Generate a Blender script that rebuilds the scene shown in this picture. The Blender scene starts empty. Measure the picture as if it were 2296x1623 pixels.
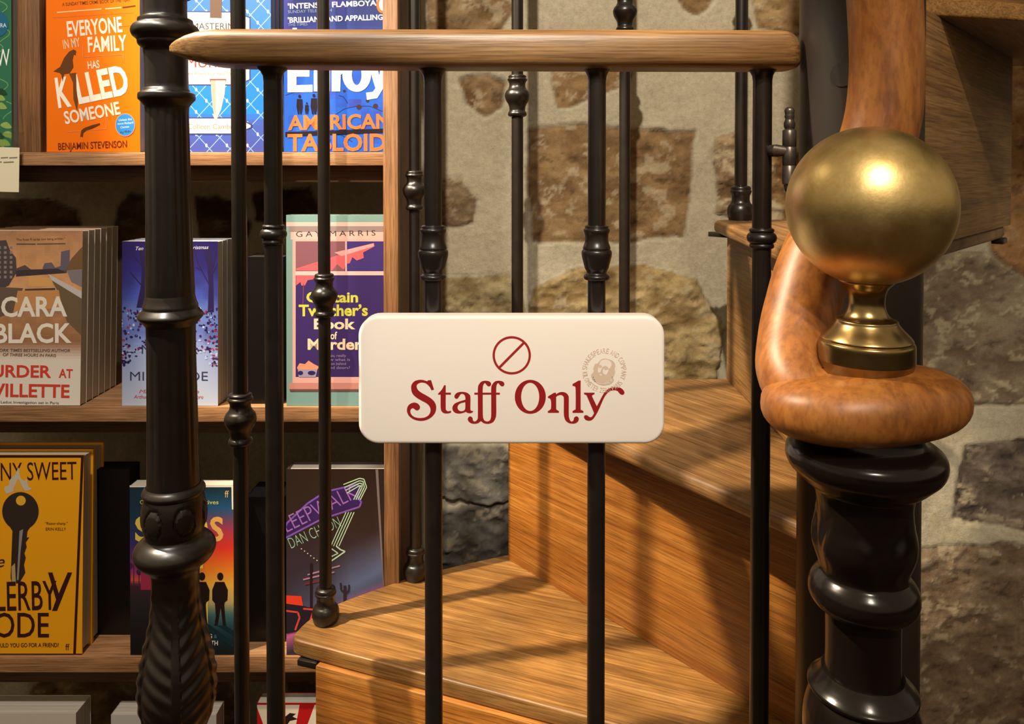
import bpy, bmesh, math, random
import numpy as np
from mathutils import Vector, Matrix, Euler
from mathutils.geometry import tessellate_polygon

random.seed(7)
S = bpy.context.scene
COL = S.collection
D2R = math.pi / 180

# ------------------------------------------------------------------ camera, world, lights, exposure
W, H, F = 2296, 1623, 1750.0
HOR, PITCH, E = 385.0, 1.0 * D2R, 0.93          # eye height above the shop floor
PX, PY = 1148.0, HOR + F * math.tan(PITCH)
cam = bpy.data.objects.new('camera', bpy.data.cameras.new('camera'))
COL.objects.link(cam)
cam.location = (0, 0, E)
cam.rotation_euler = (math.pi / 2 - PITCH, 0, 0)
cam.data.sensor_width = 36.0
cam.data.lens = 36.0 * F / W
cam.data.shift_y = -(H / 2 - PY) / W
cam.data.clip_start = 0.02
S.camera = cam

S.view_settings.view_transform = 'Standard'
S.view_settings.look = 'None'
S.view_settings.exposure = 0.0
S.view_settings.gamma = 1.0
S.view_settings.use_curve_mapping = False

world = bpy.data.worlds.new('world')
S.world = world
world.use_nodes = True
wn = world.node_tree
wn.nodes.clear()
w_out = wn.nodes.new('ShaderNodeOutputWorld')
w_bg = wn.nodes.new('ShaderNodeBackground')
w_tc = wn.nodes.new('ShaderNodeTexCoord')
w_sep = wn.nodes.new('ShaderNodeSeparateXYZ')
w_ramp = wn.nodes.new('ShaderNodeValToRGB')
wn.links.new(w_tc.outputs['Generated'], w_sep.inputs[0])
w_map = wn.nodes.new('ShaderNodeMapRange')
w_map.inputs['From Min'].default_value = -1
w_map.inputs['From Max'].default_value = 1
wn.links.new(w_sep.outputs['Z'], w_map.inputs['Value'])
wn.links.new(w_map.outputs[0], w_ramp.inputs[0])
w_ramp.color_ramp.elements[0].position = 0.485
w_ramp.color_ramp.elements[0].color = (0.020, 0.012, 0.007, 1)
w_ramp.color_ramp.elements[1].position = 0.525
w_ramp.color_ramp.elements[1].color = (0.50, 0.405, 0.265, 1)
wn.links.new(w_ramp.outputs[0], w_bg.inputs[0])
w_bg.inputs[1].default_value = 0.8
wn.links.new(w_bg.outputs[0], w_out.inputs[0])


def spot(name, loc, target, energy, color, size_deg, blend, radius):
    l = bpy.data.lights.new(name, 'SPOT')
    l.energy = energy
    l.color = color
    l.spot_size = size_deg * D2R
    l.spot_blend = blend
    l.shadow_soft_size = radius
    o = bpy.data.objects.new(name, l)
    COL.objects.link(o)
    o.location = loc
    o.rotation_euler = (Vector(target) - Vector(loc)).to_track_quat('-Z', 'Y').to_euler()
    return o


# ceiling spots of the shop: left of the stair's foot, on the wall, on the newel, over the book display; plus two added fills, for the sign and the far right wall
spot('spotlight', (-0.80, 0.645, E + 0.86), (0.18, 0.83, E - 0.46), 205, (1.0, 0.83, 0.58), 43, 0.4, 0.012)
spot('spotlight', (-0.17, -0.55, E + 1.30), (0.16, 1.20, E + 0.02), 178, (1.0, 0.89, 0.73), 34, 0.8, 0.020)
spot('spotlight', (0.10, -0.75, E + 1.15), (0.20, 0.45, E - 0.08), 64, (1.0, 0.86, 0.66), 30, 0.9, 0.03)
spot('spotlight', (-0.04, -0.70, E + 0.95), (0.0, 0.55, E - 0.14), 52, (1.0, 0.95, 0.90), 17, 0.6, 0.03)  # added fill with no known lamp behind it, brightens the sign
spot('spotlight', (-0.50, 0.15, E + 1.00), (-0.42, 0.95, E - 0.15), 58, (1.0, 0.94, 0.86), 54, 0.9, 0.03)
spot('spotlight', (0.62, -0.60, E + 0.62), (0.90, 1.20, E - 0.34), 62, (1.0, 0.90, 0.76), 28, 0.9, 0.05)  # added low fill, lifts the dark wall right of the column

# ------------------------------------------------------------------ projection helpers (photo pixel -> place)


def ray(px, py):
    dx, dy = (px - PX) / F, (PY - py) / F
    c, s = math.cos(PITCH), math.sin(PITCH)
    return Vector((dx, c + dy * s, -s + dy * c))


EYE = Vector((0, 0, E))


def at(px, py, Y):
    r = ray(px, py)
    return EYE + r * (Y / r.y)


def onz(px, py, Z):
    r = ray(px, py)
    return EYE + r * ((Z - E) / r.z)


# ------------------------------------------------------------------ colours and materials
def lin(c):
    out = []
    for v in c[:3]:
        v = v / 255.0
        out.append(v / 12.92 if v <= 0.04045 else ((v + 0.055) / 1.055) ** 2.4)
    return tuple(out) + (1.0,)


def new_mat(name):
    m = bpy.data.materials.new(name)
    m.use_nodes = True
    nt = m.node_tree
    b = nt.nodes['Principled BSDF']
    return m, nt, b


def N(nt, kind, **kw):
    n = nt.nodes.new(kind)
    for k, v in kw.items():
        if k in n.inputs:
            n.inputs[k].default_value = v
        else:
            setattr(n, k, v)
    return n


def ramp(nt, stops):
    r = nt.nodes.new('ShaderNodeValToRGB')
    e = r.color_ramp.elements
    while len(e) < len(stops):
        e.new(0.5)
    for el, (p, c) in zip(e, stops):
        el.position = p
        el.color = c
    return r


def wood(name, dark, mid, light, rot=0.0, axis='X', scale=1.0, rough=0.42, bump=0.25, ring=1.0, patch=0.7):
    """long-grained timber; the grain runs along `axis` after turning by rot about Z"""
    m, nt, b = new_mat(name)
    L = nt.links
    tc = N(nt, 'ShaderNodeTexCoord')
    mp = N(nt, 'ShaderNodeMapping')
    mp.inputs['Rotation'].default_value = (0, 0, -rot)
    L.new(tc.outputs['Object'], mp.inputs['Vector'])
    st = {'X': (2.4, 40, 40), 'Y': (40, 2.4, 40), 'Z': (40, 40, 2.4)}[axis]
    mp2 = N(nt, 'ShaderNodeMapping')
    mp2.inputs['Scale'].default_value = tuple(v * scale for v in st)
    L.new(mp.outputs[0], mp2.inputs['Vector'])
    n1 = N(nt, 'ShaderNodeTexNoise', Scale=1.6, Detail=6.0, Roughness=0.6, Distortion=0.8 * ring)
    L.new(mp2.outputs[0], n1.inputs['Vector'])
    st3 = {'X': (11, 420, 420), 'Y': (420, 11, 420), 'Z': (420, 420, 11)}[axis]
    mp3 = N(nt, 'ShaderNodeMapping')
    mp3.inputs['Scale'].default_value = tuple(v * scale for v in st3)
    L.new(mp.outputs[0], mp3.inputs['Vector'])
    n2 = N(nt, 'ShaderNodeTexNoise', Scale=1.5, Detail=4.0, Roughness=0.65, Distortion=0.3)
    L.new(mp3.outputs[0], n2.inputs['Vector'])
    n3 = N(nt, 'ShaderNodeTexNoise', Scale=7.0 * scale, Detail=4.0, Roughness=0.6)
    L.new(mp.outputs[0], n3.inputs['Vector'])
    r1 = ramp(nt, [(0.22, dark), (0.5, mid), (0.80, light)])
    L.new(n1.outputs[0], r1.inputs[0])
    r2 = ramp(nt, [(0.34, (0.42, 0.36, 0.30, 1)), (0.60, (1.05, 1.05, 1.05, 1))])
    L.new(n2.outputs[0], r2.inputs[0])
    mx = N(nt, 'ShaderNodeMix', data_type='RGBA', blend_type='MULTIPLY')
    mx.inputs[0].default_value = 0.9
    L.new(r1.outputs[0], mx.inputs[6])
    L.new(r2.outputs[0], mx.inputs[7])
    r3 = ramp(nt, [(0.32, (0.56, 0.55, 0.56, 1)), (0.68, (1.08, 1.04, 0.96, 1))])
    L.new(n3.outputs[0], r3.inputs[0])
    mx2 = N(nt, 'ShaderNodeMix', data_type='RGBA', blend_type='MULTIPLY')
    mx2.inputs[0].default_value = patch
    L.new(mx.outputs[2], mx2.inputs[6])
    L.new(r3.outputs[0], mx2.inputs[7])
    L.new(mx2.outputs[2], b.inputs['Base Color'])
    rr = N(nt, 'ShaderNodeMapRange')
    rr.inputs['To Min'].default_value = rough + 0.12
    rr.inputs['To Max'].default_value = rough - 0.08
    L.new(n3.outputs[0], rr.inputs['Value'])
    L.new(rr.outputs[0], b.inputs['Roughness'])
    bp = N(nt, 'ShaderNodeBump', Strength=bump, Distance=0.0012)
    L.new(n2.outputs[0], bp.inputs['Height'])
    L.new(bp.outputs[0], b.inputs['Normal'])
    return m


def plain(name, col, rough=0.5, metal=0.0, spec=0.5, noise=0.0, nscale=40.0, bump=0.0):
    m, nt, b = new_mat(name)
    b.inputs['Base Color'].default_value = col
    b.inputs['Roughness'].default_value = rough
    b.inputs['Metallic'].default_value = metal
    b.inputs['Specular IOR Level'].default_value = spec
    if noise or bump:
        L = nt.links
        tc = N(nt, 'ShaderNodeTexCoord')
        n = N(nt, 'ShaderNodeTexNoise', Scale=nscale, Detail=6.0, Roughness=0.6)
        L.new(tc.outputs['Object'], n.inputs['Vector'])
        if noise:
            a = tuple(v * (1 - noise) for v in col[:3]) + (1,)
            c = tuple(min(1, v * (1 + noise)) for v in col[:3]) + (1,)
            r = ramp(nt, [(0.3, a), (0.7, c)])
            L.new(n.outputs[0], r.inputs[0])
            L.new(r.outputs[0], b.inputs['Base Color'])
        if bump:
            bp = N(nt, 'ShaderNodeBump', Strength=bump, Distance=0.001)
            L.new(n.outputs[0], bp.inputs['Height'])
            L.new(bp.outputs[0], b.inputs['Normal'])
    return m


OAK = (lin((112, 76, 36)), lin((158, 114, 60)), lin((198, 154, 96)))
OAK_WORN_DIM = (lin((104, 72, 40)), lin((146, 108, 64)), lin((178, 138, 92)))  # worn oak, also darkened in place of dimmer light on the upper steps
M_riser = {}


def tread_mat(name, rot, ring=1.0, worn_dim=False):
    return wood(name, *(OAK_WORN_DIM if worn_dim else OAK), rot=rot, axis='X', scale=1.0, rough=0.40, ring=ring, patch=0.9)


M_rail = wood('gate_rail_oak', lin((90, 62, 34)), lin((136, 100, 60)), lin((172, 136, 90)), axis='X', scale=1.0, rough=0.36, bump=0.15)
def hand_mat():
    m, nt, b = new_mat('handrail_wood')
    L = nt.links
    tc = N(nt, 'ShaderNodeTexCoord')
    n = N(nt, 'ShaderNodeTexNoise', Scale=26.0, Detail=6.0, Roughness=0.62, Distortion=1.2)
    mp = N(nt, 'ShaderNodeMapping')
    mp.inputs['Scale'].default_value = (1.4, 1.4, 0.55)
    L.new(tc.outputs['Object'], mp.inputs['Vector'])
    L.new(mp.outputs[0], n.inputs['Vector'])
    r = ramp(nt, [(0.28, lin((104, 58, 22))), (0.5, lin((148, 90, 38))), (0.72, lin((174, 114, 54)))])
    L.new(n.outputs[0], r.inputs[0])
    n2 = N(nt, 'ShaderNodeTexNoise', Scale=190.0, Detail=4.0, Roughness=0.6)
    L.new(mp.outputs[0], n2.inputs['Vector'])
    r2 = ramp(nt, [(0.36, (0.66, 0.62, 0.58, 1)), (0.55, (1, 1, 1, 1))])
    L.new(n2.outputs[0], r2.inputs[0])
    mx = N(nt, 'ShaderNodeMix', data_type='RGBA', blend_type='MULTIPLY')
    mx.inputs[0].default_value = 0.8
    L.new(r.outputs[0], mx.inputs[6])
    L.new(r2.outputs[0], mx.inputs[7])
    L.new(mx.outputs[2], b.inputs['Base Color'])
    b.inputs['Roughness'].default_value = 0.44
    bp = N(nt, 'ShaderNodeBump', Strength=0.15, Distance=0.0012)
    L.new(n.outputs[0], bp.inputs['Height'])
    L.new(bp.outputs[0], b.inputs['Normal'])
    return m


M_hand = hand_mat()
M_shelf = wood('shelf_wood', lin((136, 94, 60)), lin((182, 134, 92)), lin((208, 164, 120)), axis='X', scale=1.2, rough=0.5)
M_stile = wood('shelf_wood_upright', lin((110, 72, 42)), lin((146, 102, 64)), lin((172, 126, 84)), axis='Z', scale=1.2, rough=0.5)
M_apron = wood('shelf_apron_wood', lin((72, 46, 24)), lin((98, 66, 36)), lin((120, 84, 50)), axis='X', scale=1.0, rough=0.6)
M_iron = plain('black_iron', lin((28, 22, 18)), rough=0.32, spec=0.6, noise=0.25, nscale=60, bump=0.10)
M_iron_gloss = plain('black_gloss_paint', lin((18, 13, 10)), rough=0.2, spec=0.35, bump=0.06, nscale=50)
M_column = plain('dark_column_paint', lin((34, 25, 21)), rough=0.42, noise=0.2, nscale=20)
M_hinge = plain('worn_steel', lin((92, 84, 78)), rough=0.35, metal=0.7, noise=0.3, nscale=120)
M_page = None


def page_mat():
    m, nt, b = new_mat('page_edges')
    L = nt.links
    tc = N(nt, 'ShaderNodeTexCoord')
    mp = N(nt, 'ShaderNodeMapping')
    mp.inputs['Scale'].default_value = (3, 2400, 3)
    L.new(tc.outputs['Object'], mp.inputs['Vector'])
    n = N(nt, 'ShaderNodeTexNoise', Scale=1.0, Detail=2.0)
    L.new(mp.outputs[0], n.inputs['Vector'])
    r = ramp(nt, [(0.3, lin((150, 138, 122))), (0.7, lin((222, 212, 196)))])
    L.new(n.outputs[0], r.inputs[0])
    L.new(r.outputs[0], b.inputs['Base Color'])
    b.inputs['Roughness'].default_value = 0.8
    return m


M_page = page_mat()


def print_mat(name, rough):
    m, nt, b = new_mat(name)
    a = N(nt, 'ShaderNodeAttribute')
    a.attribute_name = 'Col'
    nt.links.new(a.outputs['Color'], b.inputs['Base Color'])
    b.inputs['Roughness'].default_value = rough
    b.inputs['Specular IOR Level'].default_value = 0.4
    return m


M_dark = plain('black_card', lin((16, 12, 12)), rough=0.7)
M_print = print_mat('printed_cover', 0.36)
M_sign = print_mat('sign_print', 0.45)


def brass_mat():
    m, nt, b = new_mat('brushed_brass')
    L = nt.links
    tc = N(nt, 'ShaderNodeTexCoord')
    n = N(nt, 'ShaderNodeTexNoise', Scale=55.0, Detail=7.0, Roughness=0.7)
    L.new(tc.outputs['Object'], n.inputs['Vector'])
    n2 = N(nt, 'ShaderNodeTexNoise', Scale=420.0, Detail=3.0)
    L.new(tc.outputs['Object'], n2.inputs['Vector'])
    r = ramp(nt, [(0.3, lin((200, 168, 104))), (0.7, lin((230, 202, 140)))])
    L.new(n.outputs[0], r.inputs[0])
    L.new(r.outputs[0], b.inputs['Base Color'])
    b.inputs['Metallic'].default_value = 1.0
    rr = N(nt, 'ShaderNodeMapRange')
    rr.inputs['To Min'].default_value = 0.32
    rr.inputs['To Max'].default_value = 0.44
    L.new(n.outputs[0], rr.inputs['Value'])
    L.new(rr.outputs[0], b.inputs['Roughness'])
    bp = N(nt, 'ShaderNodeBump', Strength=0.10, Distance=0.0006)
    L.new(n2.outputs[0], bp.inputs['Height'])
    L.new(bp.outputs[0], b.inputs['Normal'])
    return m


M_brass = brass_mat()
M_brass_dark = plain('aged_brass', lin((156, 132, 88)), rough=0.27, metal=1.0, noise=0.2, nscale=90)


def wall_mat():
    m, nt, b = new_mat('stone_and_plaster')
    L = nt.links
    a = N(nt, 'ShaderNodeAttribute')
    a.attribute_name = 'Col'
    tc = N(nt, 'ShaderNodeTexCoord')
    n = N(nt, 'ShaderNodeTexNoise', Scale=150.0, Detail=8.0, Roughness=0.75)
    L.new(tc.outputs['Object'], n.inputs['Vector'])
    r = ramp(nt, [(0.25, (0.62, 0.60, 0.57, 1)), (0.7, (1.08, 1.07, 1.05, 1))])
    L.new(n.outputs[0], r.inputs[0])
    mx = N(nt, 'ShaderNodeMix', data_type='RGBA', blend_type='MULTIPLY')
    mx.inputs[0].default_value = 0.85
    L.new(a.outputs['Color'], mx.inputs[6])
    L.new(r.outputs[0], mx.inputs[7])
    L.new(mx.outputs[2], b.inputs['Base Color'])
    b.inputs['Roughness'].default_value = 0.9
    b.inputs['Specular IOR Level'].default_value = 0.2
    bp = N(nt, 'ShaderNodeBump', Strength=0.8, Distance=0.0022)
    L.new(n.outputs[0], bp.inputs['Height'])
    L.new(bp.outputs[0], b.inputs['Normal'])
    return m


M_wall = wall_mat()


# ------------------------------------------------------------------ object helpers
def link(o, parent=None):
    COL.objects.link(o)
    if parent is not None:
        o.parent = parent
    return o


def thing(name, label, cat, loc=(0, 0, 0), group=None, matrix=None):
    o = bpy.data.objects.new(name, None)
    o.empty_display_size = 0.02
    COL.objects.link(o)
    if matrix is not None:
        o.matrix_world = matrix
    else:
        o.location = loc
    o['label'] = label
    o['category'] = cat
    if group:
        o['group'] = group
    return o


def mesh_obj(name, verts, faces, mat, parent=None, smooth=None, loc=None):
    """verts in world space; with loc the mesh is stored relative to loc"""
    me = bpy.data.meshes.new(name)
    off = Vector(loc) if loc is not None else Vector((0, 0, 0))
    me.from_pydata([tuple(Vector(v) - off) for v in verts], [], faces)
    bm = bmesh.new()
    bm.from_mesh(me)
    bmesh.ops.recalc_face_normals(bm, faces=bm.faces)
    bm.to_mesh(me)
    bm.free()
    me.materials.append(mat)
    if smooth is not None:
        for p in me.polygons:
            p.use_smooth = True
        me.set_sharp_from_angle(angle=smooth * D2R)
    o = bpy.data.objects.new(name, me)
    link(o, parent)
    if loc is not None:
        o.location = off - (parent.location if parent is not None else Vector((0, 0, 0)))
    elif parent is not None:
        o.location = -parent.location
    return o


def bm_obj(name, bm, mat, parent=None, smooth=None):
    me = bpy.data.meshes.new(name)
    bmesh.ops.recalc_face_normals(bm, faces=bm.faces)
    bm.to_mesh(me)
    bm.free()
    me.materials.append(mat)
    if smooth is not None:
        for p in me.polygons:
            p.use_smooth = True
        me.set_sharp_from_angle(angle=smooth * D2R)
    o = bpy.data.objects.new(name, me)
    link(o, parent)
    if parent is not None:
        o.location = -abs_loc(parent)
    return o


def abs_loc(o):
    v = o.location.copy()
    p = o.parent
    while p is not None:
        v += p.location
        p = p.parent
    return v


def box_bm(x0, x1, y0, y1, z0, z1, bev=0.0015):
    bm = bmesh.new()
    vs = [bm.verts.new((x, y, z)) for x in (x0, x1) for y in (y0, y1) for z in (z0, z1)]
    for f in ((0, 1, 3, 2), (4, 6, 7, 5), (0, 4, 5, 1), (2, 3, 7, 6), (0, 2, 6, 4), (1, 5, 7, 3)):
        bm.faces.new([vs[i] for i in f])
    if bev:
        bmesh.ops.bevel(bm, geom=bm.edges[:], offset=bev, segments=2, profile=0.6, affect='EDGES')
    return bm


def prism_bm(poly, z0, z1, bev=0.0, seg=3):
    """upright prism over a plan polygon [(x, y)]"""
    bm = bmesh.new()
    bot = [bm.verts.new((p[0], p[1], z0)) for p in poly]
    top = [bm.verts.new((p[0], p[1], z1)) for p in poly]
    n = len(poly)
    bm.faces.new(bot[::-1])
    bm.faces.new(top)
    for i in range(n):
        bm.faces.new((bot[i], bot[(i + 1) % n], top[(i + 1) % n], top[i]))
    bmesh.ops.recalc_face_normals(bm, faces=bm.faces)
    if bev:
        ed = [e for e in bm.edges if abs(e.verts[0].co.z - e.verts[1].co.z) < 1e-6]
        bmesh.ops.bevel(bm, geom=ed, offset=bev, segments=seg, profile=0.5, affect='EDGES', clamp_overlap=True)
    return bm


def round_poly(pts, radii, n=5):
    out = []
    m = len(pts)
    for i in range(m):
        p = Vector(pts[i][:2])
        r = radii[i] if isinstance(radii, (list, tuple)) else radii
        if r <= 0:
            out.append(p)
            continue
        a = (Vector(pts[i - 1][:2]) - p)
        b = (Vector(pts[(i + 1) % m][:2]) - p)
        r = min(r, a.length * 0.45, b.length * 0.45)
        p0, p1 = p + a.normalized() * r, p + b.normalized() * r
        for k in range(n + 1):
            t = k / n
            out.append(p0 * (1 - t) ** 2 + p * 2 * t * (1 - t) + p1 * t * t)
    return out


def catmull(pts, sub=4, closed=False):
    pts = [np.array(p, float) for p in pts]
    out = []
    n = len(pts)
    rng = range(n if closed else n - 1)
    for i in rng:
        p1, p2 = pts[i], pts[(i + 1) % n]
        p0 = pts[i - 1] if (closed or i > 0) else p1
        p3 = pts[(i + 2) % n] if (closed or i < n - 2) else p2
        for k in range(sub):
            t = k / sub
            out.append(0.5 * (2 * p1 + (p2 - p0) * t + (2 * p0 - 5 * p1 + 4 * p2 - p3) * t * t + (3 * p1 - p0 - 3 * p2 + p3) * t ** 3))
    if not closed:
        out.append(pts[-1])
    return out


def lathe(prof, seg=32, cx=0, cy=0, mod=None, cap=True):
    """prof = [(radius, z)]; mod(theta, z) scales the radius"""
    verts, faces = [], []
    for r, z in prof:
        for k in range(seg):
            t = 2 * math.pi * k / seg
            q = r * (mod(t, z) if mod else 1.0)
            verts.append((cx + q * math.cos(t), cy + q * math.sin(t), z))
    for i in range(len(prof) - 1):
        for k in range(seg):
            a, b = i * seg + k, i * seg + (k + 1) % seg
            faces.append((a, b, b + seg, a + seg))
    if cap:
        faces.append(tuple(range(seg))[::-1])
        faces.append(tuple(range((len(prof) - 1) * seg, len(prof) * seg)))
    return verts, faces


def px_profile(pts, xc, Y, smooth=0):
    """[(y_px, radius_px)] of a turned thing standing at depth Y -> [(radius, z)]"""
    if smooth:
        pts = [tuple(p) for p in catmull(pts, smooth)]
    return [(max(1e-4, r * Y / F), at(xc, y, Y).z) for y, r in pts]


def tube(path, radii, seg=16, squash=None):
    """swept tube along a list of 3-D points; parallel-transported frame; squash=(a,b) scales the two axes"""
    P = [Vector(p) for p in path]
    n = len(P)
    if not isinstance(radii, (list, tuple)):
        radii = [radii] * n
    verts, faces = [], []
    T = [(P[min(i + 1, n - 1)] - P[max(i - 1, 0)]).normalized() for i in range(n)]
    u = T[0].orthogonal().normalized()
    for i in range(n):
        u = (u - T[i] * u.dot(T[i])).normalized()
        v = T[i].cross(u)
        for k in range(seg):
            t = 2 * math.pi * k / seg
            verts.append(P[i] + u * math.cos(t) * radii[i] + v * math.sin(t) * radii[i])
    for i in range(n - 1):
        for k in range(seg):
            a, b = i * seg + k, i * seg + (k + 1) % seg
            faces.append((a, b, b + seg, a + seg))
    faces.append(tuple(range(seg))[::-1])
    faces.append(tuple(range((n - 1) * seg, n * seg)))
    return verts, faces


# ------------------------------------------------------------------ noise for the wall and printed pictures
def vnoise(x, y, seed=0):
    rs = np.random.RandomState(seed)
    g = rs.rand(256, 256)
    xi, yi = np.floor(x).astype(int), np.floor(y).astype(int)
    fx, fy = x - xi, y - yi
    fx, fy = fx * fx * (3 - 2 * fx), fy * fy * (3 - 2 * fy)
    a = g[xi % 256, yi % 256]
    b = g[(xi + 1) % 256, yi % 256]
    c = g[xi % 256, (yi + 1) % 256]
    d = g[(xi + 1) % 256, (yi + 1) % 256]
    return (a * (1 - fx) + b * fx) * (1 - fy) + (c * (1 - fx) + d * fx) * fy


def fbm(x, y, seed=0, octv=5, gain=0.5):
    s, amp, tot = 0, 1.0, 0
    for o in range(octv):
        s = s + amp * vnoise(x * 2 ** o + 17.3 * o, y * 2 ** o + 9.1 * o, seed + o)
        tot += amp
        amp *= gain
    return s / tot


# ------------------------------------------------------------------ flat printing: polygons and lettering in a surface's own plane
_txt = {}


def text_tris(s, bold=0.0, shear=0.0, spacing=1.0):
    key = (s, bold, shear, spacing)
    if key in _txt:
        return _txt[key]
    cu = bpy.data.curves.new('lettering', 'FONT')
    cu.body = s
    cu.size = 1.0
    cu.offset = bold
    cu.shear = shear
    cu.space_character = spacing
    cu.resolution_u = 3
    cu.fill_mode = 'FRONT'
    ob = bpy.data.objects.new('lettering', cu)
    COL.objects.link(ob)
    dg = bpy.context.evaluated_depsgraph_get()
    ev = ob.evaluated_get(dg)
    me = ev.to_mesh()
    v = [(q.co.x, q.co.y) for q in me.vertices]
    f = [tuple(p.vertices) for p in me.polygons]
    ev.to_mesh_clear()
    bpy.data.objects.remove(ob)
    bpy.data.curves.remove(cu)
    _txt[key] = (v, f)
    return _txt[key]


CAP = None


def cap_height():
    global CAP
    if CAP is None:
        CAP = max(p[1] for p in text_tris('H')[0])
    return CAP


def smooth_outline(pts, sub=4):
    """closed outline; a third item marks a sharp corner"""
    n = len(pts)
    out = []
    P = [np.array(p[:2], float) for p in pts]
    sharp = [len(p) > 2 for p in pts]
    for i in range(n):
        j = (i + 1) % n
        if sharp[i] and sharp[j]:
            out.append(P[i])
            continue
        p1, p2 = P[i], P[j]
        p0 = p1 if sharp[i] else P[i - 1]
        p3 = p2 if sharp[j] else P[(j + 1) % n]
        for k in range(sub):
            t = k / sub
            out.append(0.5 * (2 * p1 + (p2 - p0) * t + (2 * p0 - 5 * p1 + 4 * p2 - p3) * t * t + (3 * p1 - p0 - 3 * p2 + p3) * t ** 3))
    return [tuple(p) for p in out]


class Print:
    """layers of flat colour on the plane y = 0 of a matrix, given in photo pixels"""

    def __init__(self, M, w, h, step=0.000014):
        self.M, self.w, self.h = M, w, h
        self.inv = M.inverted()
        self.R = self.inv.to_3x3()
        self.o = self.inv @ EYE
        self.v, self.f, self.c = [], [], []
        self.layer = 0
        self.step = step

    def uv(self, px, py):
        d = self.R @ ray(px, py)
        t = -self.o.y / d.y
        p = self.o + d * t
        return (p.x, p.z)

    def _clip(self, poly):
        for ax, lo, hi in ((0, 0.0, self.w), (1, 0.0, self.h)):
            for sgn, lim in ((1, lo), (-1, -hi)):
                out = []
                for i in range(len(poly)):
                    a, b = poly[i - 1], poly[i]
                    da, db = sgn * a[ax] - lim, sgn * b[ax] - lim
                    if da >= 0:
                        out.append(a)
                    if da * db < 0:
                        t = da / (da - db)
                        out.append((a[0] + (b[0] - a[0]) * t, a[1] + (b[1] - a[1]) * t))
                poly = out
                if len(poly) < 3:
                    return []
        # the loop above walks edges (i-1, i): a is kept when inside
        return poly

    def face(self, uvs, col):
        uvs = self._clip(uvs)
        if len(uvs) < 3:
            return
        y = -0.00012 - self.step * self.layer
        i0 = len(self.v)
        ar = 0
        for i in range(len(uvs)):
            a, b = uvs[i - 1], uvs[i]
            ar += a[0] * b[1] - b[0] * a[1]
        if ar < 0:
            uvs = uvs[::-1]
        self.v += [(p[0], y, p[1]) for p in uvs]
        self.f.append(tuple(range(i0, i0 + len(uvs))))
        self.c.append(col)

    def poly(self, pts, col, holes=(), smooth=False, sub=4):
        self.layer += 1
        col = lin(col)
        if smooth:
            pts = smooth_outline(pts, sub)
            holes = [smooth_outline(h, sub) for h in holes]
        loops = [[self.uv(*p[:2]) for p in pts]] + [[self.uv(*p[:2]) for p in h] for h in holes]
        flat = [p for l in loops for p in l]
        for t in tessellate_polygon([[Vector((p[0], p[1], 0)) for p in l] for l in loops]):
            self.face([flat[i] for i in t], col)

    def rect(self, x0, y0, x1, y1, col):
        self.poly([(x0, y0), (x1, y0), (x1, y1), (x0, y1)], col)

    def ell(self, cx, cy, rx, ry, col, n=28, hole=None):
        pts = [(cx + rx * math.cos(2 * math.pi * k / n), cy + ry * math.sin(2 * math.pi * k / n)) for k in range(n)]
        hs = []
        if hole:
            hs = [[(cx + hole[0] * math.cos(2 * math.pi * k / n), cy + hole[1] * math.sin(2 * math.pi * k / n)) for k in range(n)]]
        self.poly(pts, col, hs)

    def line(self, pts, wd, col):
        self.layer += 1
        c = lin(col)
        for a, b in zip(pts[:-1], pts[1:]):
            dx, dy = b[0] - a[0], b[1] - a[1]
            l = math.hypot(dx, dy) or 1
            nx, ny = -dy / l * wd / 2, dx / l * wd / 2
            self.face([self.uv(a[0] + nx, a[1] + ny), self.uv(b[0] + nx, b[1] + ny), self.uv(b[0] - nx, b[1] - ny), self.uv(a[0] - nx, a[1] - ny)], c)

    def text(self, s, x0, y0, x1, y1, hpx, col, bold=0.0, shear=0.0, spacing=1.0):
        """baseline from (x0,y0) to (x1,y1), capitals hpx tall"""
        v, f = text_tris(s, bold, shear, spacing)
        if not v:
            return
        self.layer += 1
        c = lin(col)
        xa, xb = min(p[0] for p in v), max(p[0] for p in v)
        L = math.hypot(x1 - x0, y1 - y0)
        ex, ey = (x1 - x0) / L, (y1 - y0) / L
        k = hpx / cap_height()
        q = []
        for p in v:
            a = (p[0] - xa) / (xb - xa) * L
            q.append(self.uv(x0 + ex * a + ey * p[1] * k, y0 + ey * a - ex * p[1] * k))
        for t in f:
            self.face([q[i] for i in t], c)

    def grid(self, x0, y0, x1, y1, nx, ny, fn):
        self.layer += 1
        for j in range(ny):
            for i in range(nx):
                a, b = x0 + (x1 - x0) * i / nx, x0 + (x1 - x0) * (i + 1) / nx
                c, d = y0 + (y1 - y0) * j / ny, y0 + (y1 - y0) * (j + 1) / ny
                u, v = (i + 0.5) / nx, (j + 0.5) / ny
                self.face([self.uv(a, c), self.uv(b, c), self.uv(b, d), self.uv(a, d)], lin(fn(u, v)))

    def add_to(self, me_verts, me_faces, me_cols):
        o = len(me_verts)
        me_verts += self.v
        me_faces += [tuple(i + o for i in f) for f in self.f]
        me_cols += self.c


def colour_mesh(name, verts, faces, cols, mat, parent):
    me = bpy.data.meshes.new(name)
    me.from_pydata([tuple(v) for v in verts], [], faces)
    at_ = me.color_attributes.new('Col', 'FLOAT_COLOR', 'CORNER')
    buf = np.empty(len(me.loops) * 4, np.float32)
    i = 0
    for p, c in zip(me.polygons, cols):
        for _ in range(p.loop_total):
            buf[i:i + 4] = c
            i += 4
    at_.data.foreach_set('color', buf)
    me.materials.append(mat)
    o = bpy.data.objects.new(name, me)
    link(o, parent)
    return o


def mix(a, b, t):
    t = max(0.0, min(1.0, t))
    return tuple(a[i] + (b[i] - a[i]) * t for i in range(3))


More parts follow.
